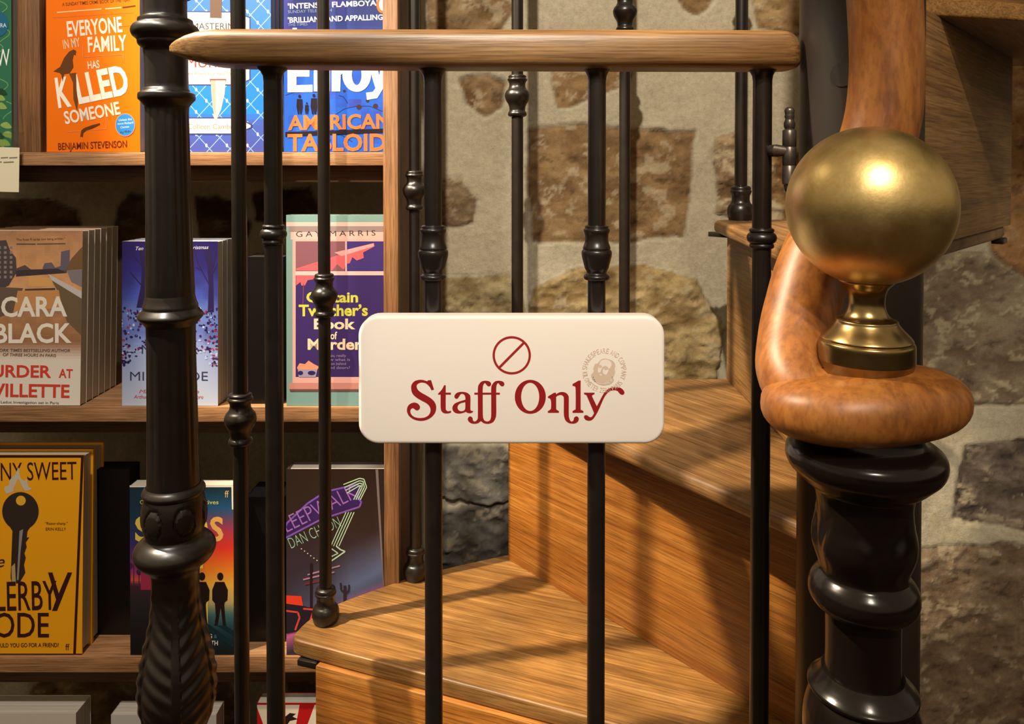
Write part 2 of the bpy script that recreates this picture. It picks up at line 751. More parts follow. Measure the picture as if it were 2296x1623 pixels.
def grad(stops, t):
    for (p0, c0), (p1, c1) in zip(stops[:-1], stops[1:]):
        if t <= p1:
            return mix(c0, c1, (t - p0) / max(1e-6, p1 - p0))
    return stops[-1][1]


def box_faces(x0, x1, y0, y1, z0, z1):
    v = [(x, y, z) for x in (x0, x1) for y in (y0, y1) for z in (z0, z1)]
    f = [(0, 1, 3, 2), (4, 6, 7, 5), (0, 4, 5, 1), (2, 3, 7, 6), (0, 2, 6, 4), (1, 5, 7, 3)]
    return v, f


# ------------------------------------------------------------------ the setting: stone wall, floor
WALL_Y = 1.21


def build_wall():
    x0, x1, z0, z1, st = -1.05, 1.20, 0.0, 1.72, 0.0034
    nx, nz = int((x1 - x0) / st), int((z1 - z0) / st)
    gx, gz = np.meshgrid(np.linspace(x0, x1, nx), np.linspace(z0, z1, nz))
    x, z = gx.ravel(), gz.ravel()
    wx = x + 0.014 * (fbm(x * 22, z * 22, 3) - 0.5) + 0.006 * (fbm(x * 90, z * 90, 5) - 0.5)
    wz = z + 0.014 * (fbm(x * 22 + 50, z * 22 + 9, 4) - 0.5) + 0.006 * (fbm(x * 90 + 7, z * 90, 6) - 0.5)
    base = np.array(lin((198, 187, 162))[:3])
    n_big = fbm(x * 6, z * 6, 11)
    n_mid = fbm(x * 30, z * 30, 12)
    n_fin = fbm(x * 110, z * 110, 13, 4)
    col = base[None, :] * (0.80 + 0.30 * n_big + 0.12 * (n_mid - 0.5))[:, None]
    tint = np.clip((n_big - 0.55) * 4, 0, 1)[:, None]
    col = col * (1 - 0.25 * tint) + np.array(lin((186, 176, 150))[:3]) * 0.25 * tint
    hgt = 0.006 * (n_big - 0.5) + 0.0035 * (n_mid - 0.5) + 0.0012 * (n_fin - 0.5)

    TAN, TAN2 = (158, 128, 90), (124, 96, 64)
    GRY, GRY2 = (138, 126, 108), (96, 84, 70)
    YEL, YEL2 = (190, 166, 118), (144, 118, 76)
    ORG, ORG2 = (172, 130, 86), (142, 104, 66)
    stones = [
        # outline in photo pixels, colours, height, flecks, roughness of the face
        ([(1186, 292), (1300, 278), (1440, 296), (1556, 292), (1548, 400), (1528, 530), (1400, 548), (1200, 540), (1182, 420)], TAN, TAN2, -0.004, 0.55, 1.0),
        ([(1236, 150), (1420, 140), (1412, 190), (1330, 222), (1250, 240)], TAN, TAN2, -0.003, 0.6, 1.0),
        ([(1032, 176), (1090, 164), (1134, 184), (1124, 240), (1088, 262), (1048, 232)], (158, 130, 98), (116, 86, 58), -0.003, 0.6, 1.0),
        ([(985, 408), (1030, 402), (1072, 448), (1062, 500), (985, 504)], (150, 130, 102), (110, 88, 64), 0.003, 0.5, 1.6),
        ([(1196, 640), (1290, 600), (1440, 596), (1560, 628), (1622, 730), (1600, 850), (1400, 905), (1190, 900), (1180, 720)], YEL, YEL2, 0.010, 0.5, 2.4),
        ([(985, 622), (1140, 612), (1176, 680), (1160, 820), (985, 840)], (176, 160, 120), (134, 114, 78), 0.006, 0.4, 2.0),
        ([(950, -90), (1120, -90), (1150, 20), (1126, 72), (1060, 84), (960, 80)], (158, 132, 98), (122, 96, 66), 0.0, 0.5, 1.2),
        ([(1490, -80), (1660, -80), (1590, 8), (1566, 34), (1530, 20)], TAN, TAN2, -0.002, 0.4, 1.0),
        ([(1672, -90), (1830, -90), (1830, 60), (1780, 84), (1700, 66)], (178, 150, 108), (146, 112, 72), 0.002, 0.5, 1.2),
        ([(1602, 312), (1650, 296), (1660, 400), (1650, 486), (1606, 480)], (176, 152, 116), (112, 86, 58), 0.004, 0.7, 3.0),
        ([(1690, 330), (1820, 340), (1880, 500), (1690, 500)], (178, 146, 96), (120, 86, 52), 0.004, 0.7, 3.0),
        ([(980, 1000), (1130, 1000), (1240, 1040), (1200, 1110), (1080, 1130), (985, 1110)], (132, 126, 116), (92, 86, 78), 0.012, 0.3, 2.6),
        ([(985, 1140), (1180, 1120), (1300, 1180), (1260, 1400), (985, 1400)], (110, 104, 96), (70, 64, 58), 0.008, 0.3, 2.6),
        ([(2210, 140), (2420, 120), (2420, 620), (2300, 640), (2216, 560)], ORG, ORG2, 0.004, 0.25, 1.0),
        ([(2020, 560), (2210, 566), (2330, 640), (2420, 640), (2420, 900), (2120, 905), (2020, 860)], (156, 140, 116), (122, 104, 84), 0.004, 0.6, 1.1),
        ([(2168, 1000), (2300, 985), (2440, 1000), (2440, 1170), (2300, 1190), (2140, 1160)], (132, 118, 104), (86, 74, 66), -0.004, 0.5, 2.6),
        ([(2030, 1236), (2160, 1222), (2480, 1226), (2480, 1640), (2030, 1640)], (140, 120, 98), (112, 92, 72), -0.002, 0.45, 1.3),
        ([(2030, 1660), (2480, 1660), (2480, 1900), (2030, 1900)], (140, 120, 98), (112, 92, 72), -0.002, 0.45, 1.3),
        # behind the bookcase
        ([(-200, 444), (120, 446), (176, 474), (194, 540), (-200, 560)], (118, 90, 60), (86, 64, 42), 0.004, 0.1, 1.0),
        ([(262, 470), (292, 432), (320, 440), (336, 500), (340, 580), (240, 580)], (118, 90, 60), (86, 64, 42), 0.004, 0.1, 1.0),
        ([(440, 440), (520, 446), (560, 500), (540, 580), (450, 580)], (110, 84, 56), (72, 50, 32), 0.004, 0.2, 1.4),
        ([(560, 430), (700, 420), (720, 480), (640, 500), (570, 496)], (92, 66, 42), (64, 44, 28), 0.003, 0.1, 1.2),
        ([(-100, 1100), (300, 1080), (330, 1300), (-100, 1350)], (118, 90, 60), (86, 64, 42), 0.004, 0.1, 1.0),
        ([(100, 1500), (300, 1520), (480, 1510), (500, 1640), (90, 1650)], (92, 66, 42), (64, 44, 28), 0.004, 0.1, 1.4),
    ]
    rs = random.Random(4)
    for (cx, cz, sx, sz) in ((0.28, 1.50, .15, .07), (-.10, 1.45, .12, .09), (0.65, 1.45, .12, .1), (-.5, 1.5, .2, .08), (0.95, 1.25, .12, .1), (1.0, .5, .14, .1), (.05, .14, .16, .09), (.45, .1, .14, .07), (.42, .36, .1, .07), (-.25, .12, .12, .08), (1.0, .2, .14, .1), (.45, 1.28, .07, .04), (-.6, .1, .2, .08)):
        poly = []
        for k in range(9):
            a = 2 * math.pi * k / 9
            q = 0.85 + 0.3 * rs.random()
            p = (cx + sx * q * max(-.8, min(.8, 1.2 * math.cos(a))), cz + sz * q * max(-.8, min(.8, 1.2 * math.sin(a))))
            poly.append(p)
        stones.append((poly, TAN, TAN2, 0.003, 0.4, 1.4, True))
    for i, s in enumerate(stones):
        pts, c1, c2, hh, fl, rg = s[:6]
        if len(s) == 6:
            P = []
            for p in pts:
                w = at(p[0], p[1], WALL_Y)
                P.append((w.x, w.z))
        else:
            P = pts
        P = np.array(P)
        d = np.full(x.shape, 1e9)
        ins = np.zeros(x.shape, bool)
        for k in range(len(P)):
            ax, az = P[k - 1]
            bx, bz = P[k]
            ex, ez = bx - ax, bz - az
            t = np.clip(((wx - ax) * ex + (wz - az) * ez) / (ex * ex + ez * ez + 1e-12), 0, 1)
            d = np.minimum(d, np.hypot(wx - ax - t * ex, wz - az - t * ez))
            cond = ((az > wz) != (bz > wz)) & (wx < (bx - ax) * (wz - az) / (bz - az + 1e-12) + ax)
            ins ^= cond
        sd = np.where(ins, d, -d)
        m = np.clip(sd / 0.005 + 0.5, 0, 1)
        m = m * m * (3 - 2 * m)
        a = fbm(x * 26 + i, z * 40 + i, 20 + i, 5, 0.6)
        t = np.clip((a - 0.35) * 3.0, 0, 1)[:, None]
        sc = np.array(lin(c2)[:3]) * (1 - t) + np.array(lin(c1)[:3]) * t
        f1 = fbm(x * 42 + 3 * i, z * 60 - i, 50 + i, 5, 0.65)
        low = np.clip((f1 - (0.655 - 0.12 * fl)) * 15, 0, 1) * min(1.0, fl)
        sc = sc * (1 - low[:, None]) + np.array(lin((208, 192, 160))[:3]) * 0.92 * low[:, None]
        dk = np.clip((0.36 - f1) * 10, 0, 1)[:, None] * 0.5
        sc = sc * (1 - dk)
        rim = np.clip(1 - np.abs(sd) / 0.004, 0, 1)[:, None]
        col = col * (1 - m[:, None]) + sc * m[:, None]
        col = col * (1 - 0.22 * rim)
        bump = hh + rg * (0.008 * (a - 0.5) + 0.005 * (f1 - 0.5) + 0.0016 * (n_fin - 0.5))
        hgt = hgt * (1 - m) + bump * m - 0.003 * rim[:, 0]
    y = WALL_Y - np.clip(hgt, -0.02, 0.03)
    verts = np.stack([x, y, z], 1)
    idx = np.arange(nx * nz).reshape(nz, nx)
    q = np.stack([idx[:-1, :-1], idx[:-1, 1:], idx[1:, 1:], idx[1:, :-1]], -1).reshape(-1, 4)
    bv, bf = box_faces(-2.6, 2.6, WALL_Y + 0.022, WALL_Y + 0.20, z0, 2.6)
    o = len(verts)
    verts = np.concatenate([verts, np.array(bv)])
    me = bpy.data.meshes.new('wall_back')
    me.from_pydata(verts.tolist(), [], q.tolist() + [tuple(i + o for i in f) for f in bf])
    ca = me.color_attributes.new('Col', 'FLOAT_COLOR', 'POINT')
    rgba = np.ones((len(verts), 4), np.float32)
    rgba[:o, :3] = np.clip(col, 0, 1)
    rgba[o:, :3] = base
    ca.data.foreach_set('color', rgba.ravel())
    for p in me.polygons:
        p.use_smooth = True
    me.materials.append(M_wall)
    ob = bpy.data.objects.new('wall_back', me)
    COL.objects.link(ob)
    ob['kind'] = 'structure'


build_wall()
M_floor = wood('floor_boards', lin((70, 46, 28)), lin((96, 66, 40)), lin((118, 84, 54)), axis='X', scale=0.8, rough=0.5)
fl = bm_obj('floor', box_bm(-2.6, 2.6, -2.4, 1.24, -0.08, 0.0, 0), M_floor)
fl['kind'] = 'structure'

# ------------------------------------------------------------------ the winding stair
CX, CY, CR = 0.245, 0.55, 0.0405
TH = 0.0165
ZT = {0: E - .712, 1: E - .496, 2: E - .280, 3: E - .064, 4: E + .152, 5: E + .368}
stair = thing('spiral_staircase', 'oak winder staircase turning up around the dark round column', 'staircase', (CX, CY, 0))


def seg_bm(p0, p1, t, z0, z1, bev=0.001):
    p0, p1 = Vector(p0), Vector(p1)
    d = (p1 - p0).normalized()
    n = Vector((-d.y, d.x)) * t
    return prism_bm([p0, p1, p1 + n, p0 + n], z0, z1, bev, 2)


def xy(v):
    return (v.x, v.y)


# lines taken off the photo: tread noses and riser feet
n1a, n1b = Vector(xy(onz(673, 1440, ZT[1]))), Vector(xy(onz(1315, 1607, ZT[1])))
n2a, n2b = Vector(xy(onz(1400, 1003, ZT[2]))), Vector(xy(onz(1790, 1172, ZT[2])))
r2a, r2b = Vector(xy(onz(1140, 1255, ZT[1]))), Vector(xy(onz(1684, 1577, ZT[1])))


def on_line(a, b, x):
    t = (x - a.x) / (b.x - a.x)
    return (x, a.y + (b.y - a.y) * t)


T1 = [on_line(n1a, n1b, 0.20), (0.262, 0.585), (0.262, 0.70), (on_line(r2a, r2b, 0.20)[0] + .012, on_line(r2a, r2b, 0.20)[1] + .016),
      (r2a.x + .012, r2a.y + .016), xy(onz(1136, 1243, ZT[1])), xy(onz(1030, 1266, ZT[1])), xy(onz(920, 1293, ZT[1])), xy(onz(840, 1321, ZT[1])), xy(onz(760, 1350, ZT[1])), xy(onz(690, 1388, ZT[1])), xy(onz(648, 1432, ZT[1]))]
T2 = [on_line(n2a, n2b, 0.215), (0.250, 0.580), (0.300, 0.580), (0.318, 1.058), (0.205, 1.052), (0.10, 1.028), (0.03, 1.003), on_line(n2a, n2b, -0.012)]
T3 = [(0.268, 1.040), (0.226, 0.60), (0.262, 0.575), (0.60, 0.946), (0.50, 1.01), (0.40, 1.045), (0.29, 1.052)]
T4 = [(0.570, 0.985), (0.238, 0.615), (0.250, 0.575), (0.30, 0.665), (0.83, 0.80), (0.84, 0.88), (0.78, 0.965), (0.70, 1.004), (0.60, 1.008)]
T5 = [(0.80, 0.865), (0.25, 0.72), (0.25, 0.56), (0.30, 0.53), (0.76, 0.33), (0.86, 0.50), (0.87, 0.75)]
T0 = [(0.20, 0.510), (0.252, 0.535), (0.252, 0.64), (0.20, 0.70), (-0.215, 0.862), (-0.27, 0.862), (-0.298, 0.80), (-0.302, 0.705)]
ROT = {0: -20, 1: -21.5, 2: -55.8, 3: 86, 4: 48, 5: 14}
for k, P in enumerate((T0, T1, T2, T3, T4, T5)):
    rad = [0.012 if 0 < i < 99 and abs(Vector(P[i]).length) > 0 else 0 for i in range(len(P))]
    pts = round_poly(P, 0.014, 5)
    bm = prism_bm(pts, ZT[k] - TH, ZT[k], 0.0065, 4)
    o = bm_obj('tread', bm, tread_mat('oak_tread', (ROT[k]) * D2R, 2.6 if k == 2 else 1.0, k in (2, 3)), stair, smooth=40)
d1 = (n1b - n1a).normalized()
ra = Vector(xy(onz(708, 1492, ZT[1] - TH)))
rb = ra + d1 * 0.47
RIS = {1: (ra, rb), 2: (r2a, Vector(on_line(r2a, r2b, 0.268))), 3: (Vector((0.290, 1.050)), Vector((0.276, 0.592))),
       4: (Vector((0.590, 0.948)), Vector((0.272, 0.592))), 5: (Vector((0.81, 0.815)), Vector((0.27, 0.68)))}
for k, (p, q) in RIS.items():
    dv = (q - p).normalized()
    ang = math.atan2(dv.y, dv.x)
    m = wood('oak_riser', *((lin((124, 70, 22)), lin((168, 106, 40)), lin((196, 138, 66))) if k in (1, 2) else OAK_WORN_DIM), rot=ang, axis='X', scale=0.9, rough=0.42)
    bm_obj('riser', seg_bm(p, q, 0.014, ZT[k - 1], ZT[k] - TH), m, stair, smooth=30)
m = wood('oak_riser', lin((126, 70, 20)), lin((176, 110, 40)), lin((204, 142, 66)), rot=-20 * D2R, axis='X', scale=0.9)
bm_obj('riser', seg_bm((-0.29, 0.745), (0.20, 0.56), 0.014, 0.0, ZT[0] - TH), m, stair, smooth=30)
cv, cf = lathe([(CR, 0.0), (CR, E + 0.75)], 48, CX, CY)
mesh_obj('central_column', cv, cf, M_column, stair, smooth=30)
# round bolt cover on the column
bp_ = at(1893, 168, 0.52)
bv, bf = tube([(CX - 0.0232, CY - 0.0282, bp_.z), (CX - 0.0262, CY - 0.0318, bp_.z)], [0.0085, 0.008], 20)
mesh_obj('bolt_cover', bv, bf, M_column, stair, smooth=40)
# flat iron brackets under the outer corners of the treads
for (px0, px1, pyt, Z, Y, ang) in ((666, 714, 1468, ZT[1], 0.812, -18), (1630, 1656, 532, ZT[3], 1.03, 40), (2222, 2246, 546, ZT[3], 0.945, -40)):
    a, b = at(px0, pyt, Y), at(px1, pyt, Y)
    w = b.x - a.x
    bm = box_bm(0, w, 0, 0.03, -0.0065, 0, 0.001)
    bmesh.ops.rotate(bm, verts=bm.verts[:], matrix=Matrix.Rotation(ang * D2R, 3, 'Z'), cent=(0, 0, 0))
    bmesh.ops.translate(bm, verts=bm.verts[:], vec=(a.x, a.y, Z - TH - 0.0004))
    bm_obj('tread_bracket', bm, M_iron, stair, smooth=30)


# balusters: turned iron rods with a knuckle and a foot
def baluster(xpx, Y, zbase, yk, ztop, R, foot=True):
    X = at(xpx, 600, Y).x
    zk = at(xpx, yk, Y).z
    s = R / 0.0068
    v, f = lathe([(R, zbase), (R, ztop)], 24, X, Y)
    rod = mesh_obj('baluster', v, f, M_iron, stair, smooth=40)
    kp = [(-.026, 1.0), (-.0245, 1.5), (-.022, 1.62), (-.0195, 1.5), (-.0185, 1.38), (-.016, 1.36), (-.011, 1.5), (-.006, 1.9), (-.002, 2.1), (.002, 2.15), (.006, 1.95), (.0078, 1.75), (.009, 1.62),
          (.012, 1.42), (.016, 1.40), (.019, 1.58), (.0205, 1.72), (.022, 1.62), (.023, 1.5), (.0245, 1.55), (.0262, 1.4), (.027, 1.0)]
    kn = catmull([(R * r, zk + dz * s * 0.93) for dz, r in kp], 3)
    v, f = lathe([tuple(q) for q in kn], 28, X, Y)
    kob = mesh_obj('knuckle', v, f, M_iron, stair, smooth=50)
    kob.parent = rod
    kob.location = (0, 0, 0)
    if foot:
        fp = [(0, 1.9), (.003, 2.05), (.008, 2.2), (.013, 2.15), (.017, 1.9), (.019, 1.62), (.022, 1.45), (.027, 1.45), (.030, 1.62), (.0325, 1.75), (.034, 1.6), (.036, 1.62), (.038, 1.45), (.039, 1.0)]
        fo = catmull([(R * r, zbase + dz * s) for dz, r in fp], 3)
        v, f = lathe([tuple(q) for q in fo], 28, X, Y)
        fob = mesh_obj('foot', v, f, M_iron, stair, smooth=50)
        fob.parent = rod
        fob.location = (0, 0, 0)
    return X, zk


rail_pts = []
for (xp, Y, zb, yk, R) in ((537, 0.745, ZT[0], 940, 0.0070), (727, 0.853, ZT[1], 663, 0.0067), (930, 0.945, ZT[1], 428, 0.0067), (1160, 0.99, ZT[2], 216, 0.0074), (1400, 1.03, ZT[2], 28, 0.0074), (1660, 1.032, ZT[3], -150, 0.0080)):
    zk = at(xp, yk, Y).z
    zt = zk + 0.50
    X, zk = baluster(xp, Y, zb, yk, zt, R)
    rail_pts.append((X, Y, zt + 0.012))
rail_pts = [(-0.283, 0.655, rail_pts[0][2] - 0.12)] + rail_pts
hp = [tuple(p) for p in catmull(rail_pts, 6)]
v, f = tube(hp, 0.017, 16)
mesh_obj('outer_handrail', v, f, M_hand, stair, smooth=60)

# ------------------------------------------------------------------ iron post at the outer foot of the stair
PYD = 0.65


def post_profile():
    pts = [(-700, 46), (-60, 46), (0, 46), (34, 46), (41, 49), (44, 57), (53, 58), (55, 60), (58, 66), (66, 71), (75, 72), (84, 68), (91, 60), (97, 59), (103, 57), (110, 50), (120, 46.5),
           (190, 46), (200, 48), (207, 52), (210, 59), (222, 60), (227, 56), (236, 49), (246, 46), (300, 46.5), (450, 48), (640, 51.5), (662, 52), (676, 55), (684, 58), (690, 58), (692, 59), (698, 64), (705, 69), (711, 68), (720, 60), (728, 54), (740, 52),
           (900, 53.5), (1070, 56), (1084, 58), (1090, 63), (1097, 67), (1103, 66), (1108, 62), (1118, 64), (1135, 67), (1155, 68), (1175, 66), (1192, 61), (1198, 62), (1202, 66), (1208, 75), (1218, 84), (1230, 87.5), (1242, 84), (1253, 76), (1262, 64), (1272, 55), (1285, 51),
           (1320, 51), (1360, 54), (1400, 60), (1440, 70), (1480, 79), (1520, 84), (1550, 84), (1580, 80), (1610, 71), (1640, 58), (1660, 52), (1680, 56), (1700, 66), (1720, 70), (1800, 70), (1830, 80), (2000, 82)]
    out = []
    for y, r in pts:
        out.append((r * PYD / F, max(at(380, y, PYD).z, 0.0)))
    return [tuple(p) for p in catmull(out[::-1], 3)]


zf0, zf1 = at(380, 640, PYD).z, at(380, 250, PYD).z
zf2, zf3 = at(380, 1066, PYD).z, at(380, 745, PYD).z
zl0, zl1 = at(380, 1640, PYD).z, at(380, 1290, PYD).z
zb0, zb1 = at(380, 1194, PYD).z, at(380, 1110, PYD).z


def post_mod(t, z):
    if zf0 < z < zf1 or zf2 < z < zf3:
        return 1.0 - 0.030 * (0.5 + 0.5 * math.cos(16 * t)) ** 2
    if zl0 < z < zl1:
        u = (z - zl0) / (zl1 - zl0)
        amp = math.sin(math.pi * u) ** 0.7
        leaf = abs(((t * 3 / math.pi + 0.15) % 2) - 1)         # six leaves: 0 at a rib, 1 between
        vein = math.cos(u * 62 - leaf * 9)
        return 1.0 + amp * (0.022 * vein * (leaf > 0.12) * (leaf < 0.93) + 0.05 * (leaf < 0.12) - 0.045 * (leaf > 0.93))
    if zb0 < z < zb1:
        u = (z - zb0) / (zb1 - zb0)
        a = ((t * 6 / (2 * math.pi) + 0.3) % 1) * 2 - 1
        d = math.hypot(a * 1.15, (u * 2 - 1))
        return 1.0 + (0.03 if d < 0.62 else (-0.03 if d < 0.80 else 0.012))
    return 1.0


prof = post_profile()
# finer rings so the flutes, ovals and leaves read
fine = []
for (r0, z0_), (r1, z1_) in zip(prof[:-1], prof[1:]):
    n = max(1, int(abs(z1_ - z0_) / 0.0012)) if (zl0 - .01 < z0_ < zl1 + .01 or zb0 - .005 < z0_ < zb1 + .005) else 1
    for k in range(n):
        fine.append((r0 + (r1 - r0) * k / n, z0_ + (z1_ - z0_) * k / n))
fine.append(prof[-1])
pb, pt = at(396, 1430, PYD), at(370, 0, PYD)
v, f = lathe(fine, 160, 0, 0, post_mod)
slope = (pt.x - pb.x) / (pt.z - pb.z)
v = [(a + pb.x + slope * (c - pb.z), b + PYD, c) for a, b, c in v]
post = mesh_obj('iron_post', v, f, M_iron, None, smooth=42, loc=(pb.x + slope * (0 - pb.z), PYD, 0))
post['label'] = 'tall ornate black iron post with fluted shaft, rings and leafy vase'
post['category'] = 'post'

# ------------------------------------------------------------------ newel post with brass ball, volute handrail
ND = 0.40
NX = at(1938, 1000, ND).x
newel = thing('newel_post', 'glossy black turned newel post topped by a large brass ball', 'newel post', (NX, ND, 0))


def at_n(y):
    return at(1938, y, ND).z


npf = [(2600, 150), (2400, 150), (2300, 120), (1900, 118), (1760, 118), (1700, 122), (1660, 128), (1620, 126), (1595, 120), (1572, 112), (1566, 110), (1560, 116), (1552, 117), (1544, 108), (1530, 96), (1518, 88), (1508, 80),
       (1390, 80), (1384, 82), (1378, 92), (1368, 106), (1352, 116), (1334, 117), (1318, 113), (1305, 103), (1298, 96), (1290, 93), (1270, 97), (1250, 103), (1230, 106), (1208, 105), (1180, 101), (1150, 101), (1128, 103), (1112, 107), (1104, 112), (1098, 124), (1090, 134),
       (1084, 140), (1076, 148), (1064, 160), (1050, 167), (1036, 169), (1020, 165), (1008, 152), (1002, 138), (996, 128), (985, 122), (960, 118)]
pr = [(r * ND / F, max(0, at_n(y) + 0.0035)) for y, r in npf]
pr = [tuple(p) for p in catmull(pr, 3)]
zz0, zz1 = at_n(1290), at_n(1115)


def newel_mod(t, z):
    if zz0 < z < zz1:
        u = (z - zz0) / (zz1 - zz0)
        amp = math.sin(math.pi * u)
        leaf = abs(((t * 4 / math.pi) % 2) - 1)
        w = 0.75 * (1 - u) ** 0.6 + 0.15
        return 1.0 + amp * 0.05 * (1 if leaf < w else -1) * min(1, abs(leaf - w) * 8)
    return 1.0


fine = []
for (r0, a0), (r1, a1) in zip(pr[:-1], pr[1:]):
    n = max(1, int(abs(a1 - a0) / 0.0012)) if zz0 - .01 < a0 < zz1 + .01 else 1
    for k in range(n):
        fine.append((r0 + (r1 - r0) * k / n, a0 + (a1 - a0) * k / n))
fine.append(pr[-1])
v, f = lathe(fine, 96, NX, ND, newel_mod)
mesh_obj('shaft', v, f, M_iron_gloss, newel, smooth=50)
# brass finial
zc = at(1953, 462, ND).z
BX = at(1949, 460, ND).x
RB = 0.0408
base = [(850, 94), (826, 100), (822, 101), (800, 101), (790, 101), (783, 100), (779, 96), (776, 97), (772, 95), (764, 88), (752, 76), (742, 68), (738, 66), (734, 65), (731, 60), (728, 52), (722, 46), (712, 41), (700, 38.5), (688, 38.5), (676, 40), (664, 45), (655, 53), (650, 58), (645, 60), (640, 58), (630, 56)]
bpf = [(r * ND / F, at(1943, y, ND).z + 0.004) for y, r in base]
bpf = [tuple(p) for p in catmull(bpf, 3)]
v, f = lathe(bpf, 64, at(1942, 800, ND).x, ND)
mesh_obj('finial_base', v, f, M_brass_dark, newel, smooth=40)
bm = bmesh.new()
bmesh.ops.create_uvsphere(bm, u_segments=64, v_segments=40, radius=RB)
bmesh.ops.translate(bm, verts=bm.verts[:], vec=(BX, ND, zc))
bm_obj('ball', bm, M_brass, newel, smooth=60)['label'] = 'large brushed brass ball'

# volute + rising handrail: one piece of wood
hand = thing('volute_handrail', 'curved reddish wood handrail rising from a scroll under the brass ball', 'handrail', (NX, ND, at_n(985)))
zt_, zb_ = at_n(842), at_n(962)
zm, hh = (zt_ + zb_) / 2, (zt_ - zb_) / 2 + 0.004
sv, sf = [], []
SEG, RN = 64, 22
VX = at(1935, 900, ND).x
for j in range(RN + 1):
    a = -math.pi / 2 + math.pi * j / RN
    for k in range(SEG):
        t = 2 * math.pi * k / SEG
        R0 = 0.0512 * (1 + 0.03 * math.cos(2 * t - 0.6) + 0.015 * math.cos(3 * t))
        ca, sa = abs(math.cos(a)) ** 0.62, math.copysign(abs(math.sin(a)) ** 0.85, math.sin(a))
        sv.append((VX + R0 * ca * math.cos(t), ND + 0.80 * R0 * ca * math.sin(t), zm + hh * sa + 0.0025 * math.sin(t * 1.0 + 2.2)))
for j in range(RN):
    for k in range(SEG):
        a, b = j * SEG + k, j * SEG + (k + 1) % SEG
        sf.append((a, b, b + SEG, a + SEG))
mesh_obj('volute', sv, sf, M_hand, hand, smooth=60)
path = [(1866, 905, .400), (1808, 885, .405), (1776, 835, .418), (1780, 765, .432), (1798, 690, .444), (1826, 600, .455), (1880, 490, .464), (1942, 380, .469), (1978, 270, .470), (1988, 160, .470), (1986, 60, .470), (1978, -60, .468), (1960, -200, .464), (1930, -340, .462)]
pp = [at(*p) for p in path]
rr = [16, 17, 18.5, 19.5, 20.5, 21, 21.5, 21.5, 21.5, 21, 21, 21, 21, 21]
cp = catmull([tuple(p) + (r * 0.001,) for p, r in zip(pp, rr)], 6)
v, f = tube([c[:3] for c in cp], [float(c[3]) for c in cp], 28)
mesh_obj('rail', v, f, M_hand, hand, smooth=60)

# ------------------------------------------------------------------ the stair gate
GD = 0.565
gate = thing('stair_gate', 'low gate of black iron bars under a straight oak top rail', 'gate', (at(1080, 150, GD).x, GD, 0))
secs = [(384, 108, 114, .10), (386, 103, 118, .25), (392, 98, 122, .38), (404, 91, 127, .52), (424, 82, 134, .68), (452, 74, 142, .84), (490, 70, 149, .94), (540, 69, 152, 1), (700, 69.5, 154, 1), (1000, 70, 156, 1), (1300, 70.5, 157, 1), (1600, 71, 158, 1), (1735, 72, 158, 1),
        (1752, 73, 158, .98), (1764, 77, 157.5, .94), (1772, 84, 156.5, .88), (1777, 92, 155, .82), (1780, 102, 152, .72), (1781, 112, 146, .5)]
v, f = [], []
K = 36
for (x, yt, yb, dp) in secs:
    a, b = at(x, yt, GD), at(x, yb, GD)
    mz, hz = (a.z + b.z) / 2, (a.z - b.z) / 2
    for k in range(K):
        t = 2 * math.pi * k / K
        c, s = math.cos(t), math.sin(t)
        e = 0.62 if s > 0 else 0.42
        v.append((a.x, GD + 0.019 * dp * math.copysign(abs(c) ** e, c), mz + hz * math.copysign(abs(s) ** e, s)))
for i in range(len(secs) - 1):
    for k in range(K):
        a, b = i * K + k, i * K + (k + 1) % K
        f.append((a, b, b + K, a + K))
f.append(tuple(range(K))[::-1])
f.append(tuple(range((len(secs) - 1) * K, len(secs) * K)))
mesh_obj('top_rail', v, f, M_rail, gate, smooth=55)
ZGB = E - 0.655
for (x, kind, r) in ((613, 'ring', 20), (971, 'vase', 20), (1338, 'vase', 20), (1708, 'ring', 21)):
    X = at(x, 500, GD).x
    zt = at(x, 153, GD).z
    q = r * GD / F
    prf = [(q, ZGB), (q, at(x, 182, GD).z), (q * 1.08, at(x, 170, GD).z), (q * 1.3, at(x, 161, GD).z), (q * 1.65, at(x, 155, GD).z), (q * 1.7, zt + 0.001)]
    vv, ff = lathe(prf, 28, X, GD)
    bar = mesh_obj('bar', vv, ff, M_iron, gate, smooth=45)
    if kind == 'ring':
        kp = [(557, 20), (555, 26), (549, 27), (546, 25), (544, 27), (540, 31), (533, 33), (526, 31), (522, 27), (520, 25), (519, 27), (514, 27), (512, 24), (510, 20)]
        dy = 0 if x > 1000 else -8
        kp = [(y + dy, rr_ * (1 if x > 1000 else 0.9)) for y, rr_ in kp]
    else:
        kp = [(628, 20), (626, 27), (621, 29), (617, 28), (614, 24), (611, 22), (606, 24), (600, 27), (588, 30), (576, 33), (568, 34), (562, 33), (559, 30), (557, 31), (552, 30), (542, 26.5), (530, 26), (524, 27), (519, 29), (514, 29), (511, 26), (508, 27), (506, 25), (504, 20)]
    vv, ff = lathe([tuple(p) for p in catmull(px_profile(kp, x, GD), 3)], 32, X, GD)
    ko = mesh_obj('knuckle', vv, ff, M_iron, gate, smooth=50)
    ko.parent = bar
    ko.location = (0, 0, 0)
bm_obj('bottom_rail', box_bm(at(590, 500, GD).x, at(1730, 500, GD).x, GD - 0.006, GD + 0.006, ZGB - 0.012, ZGB + 0.002, 0.001), M_iron, gate, smooth=30)
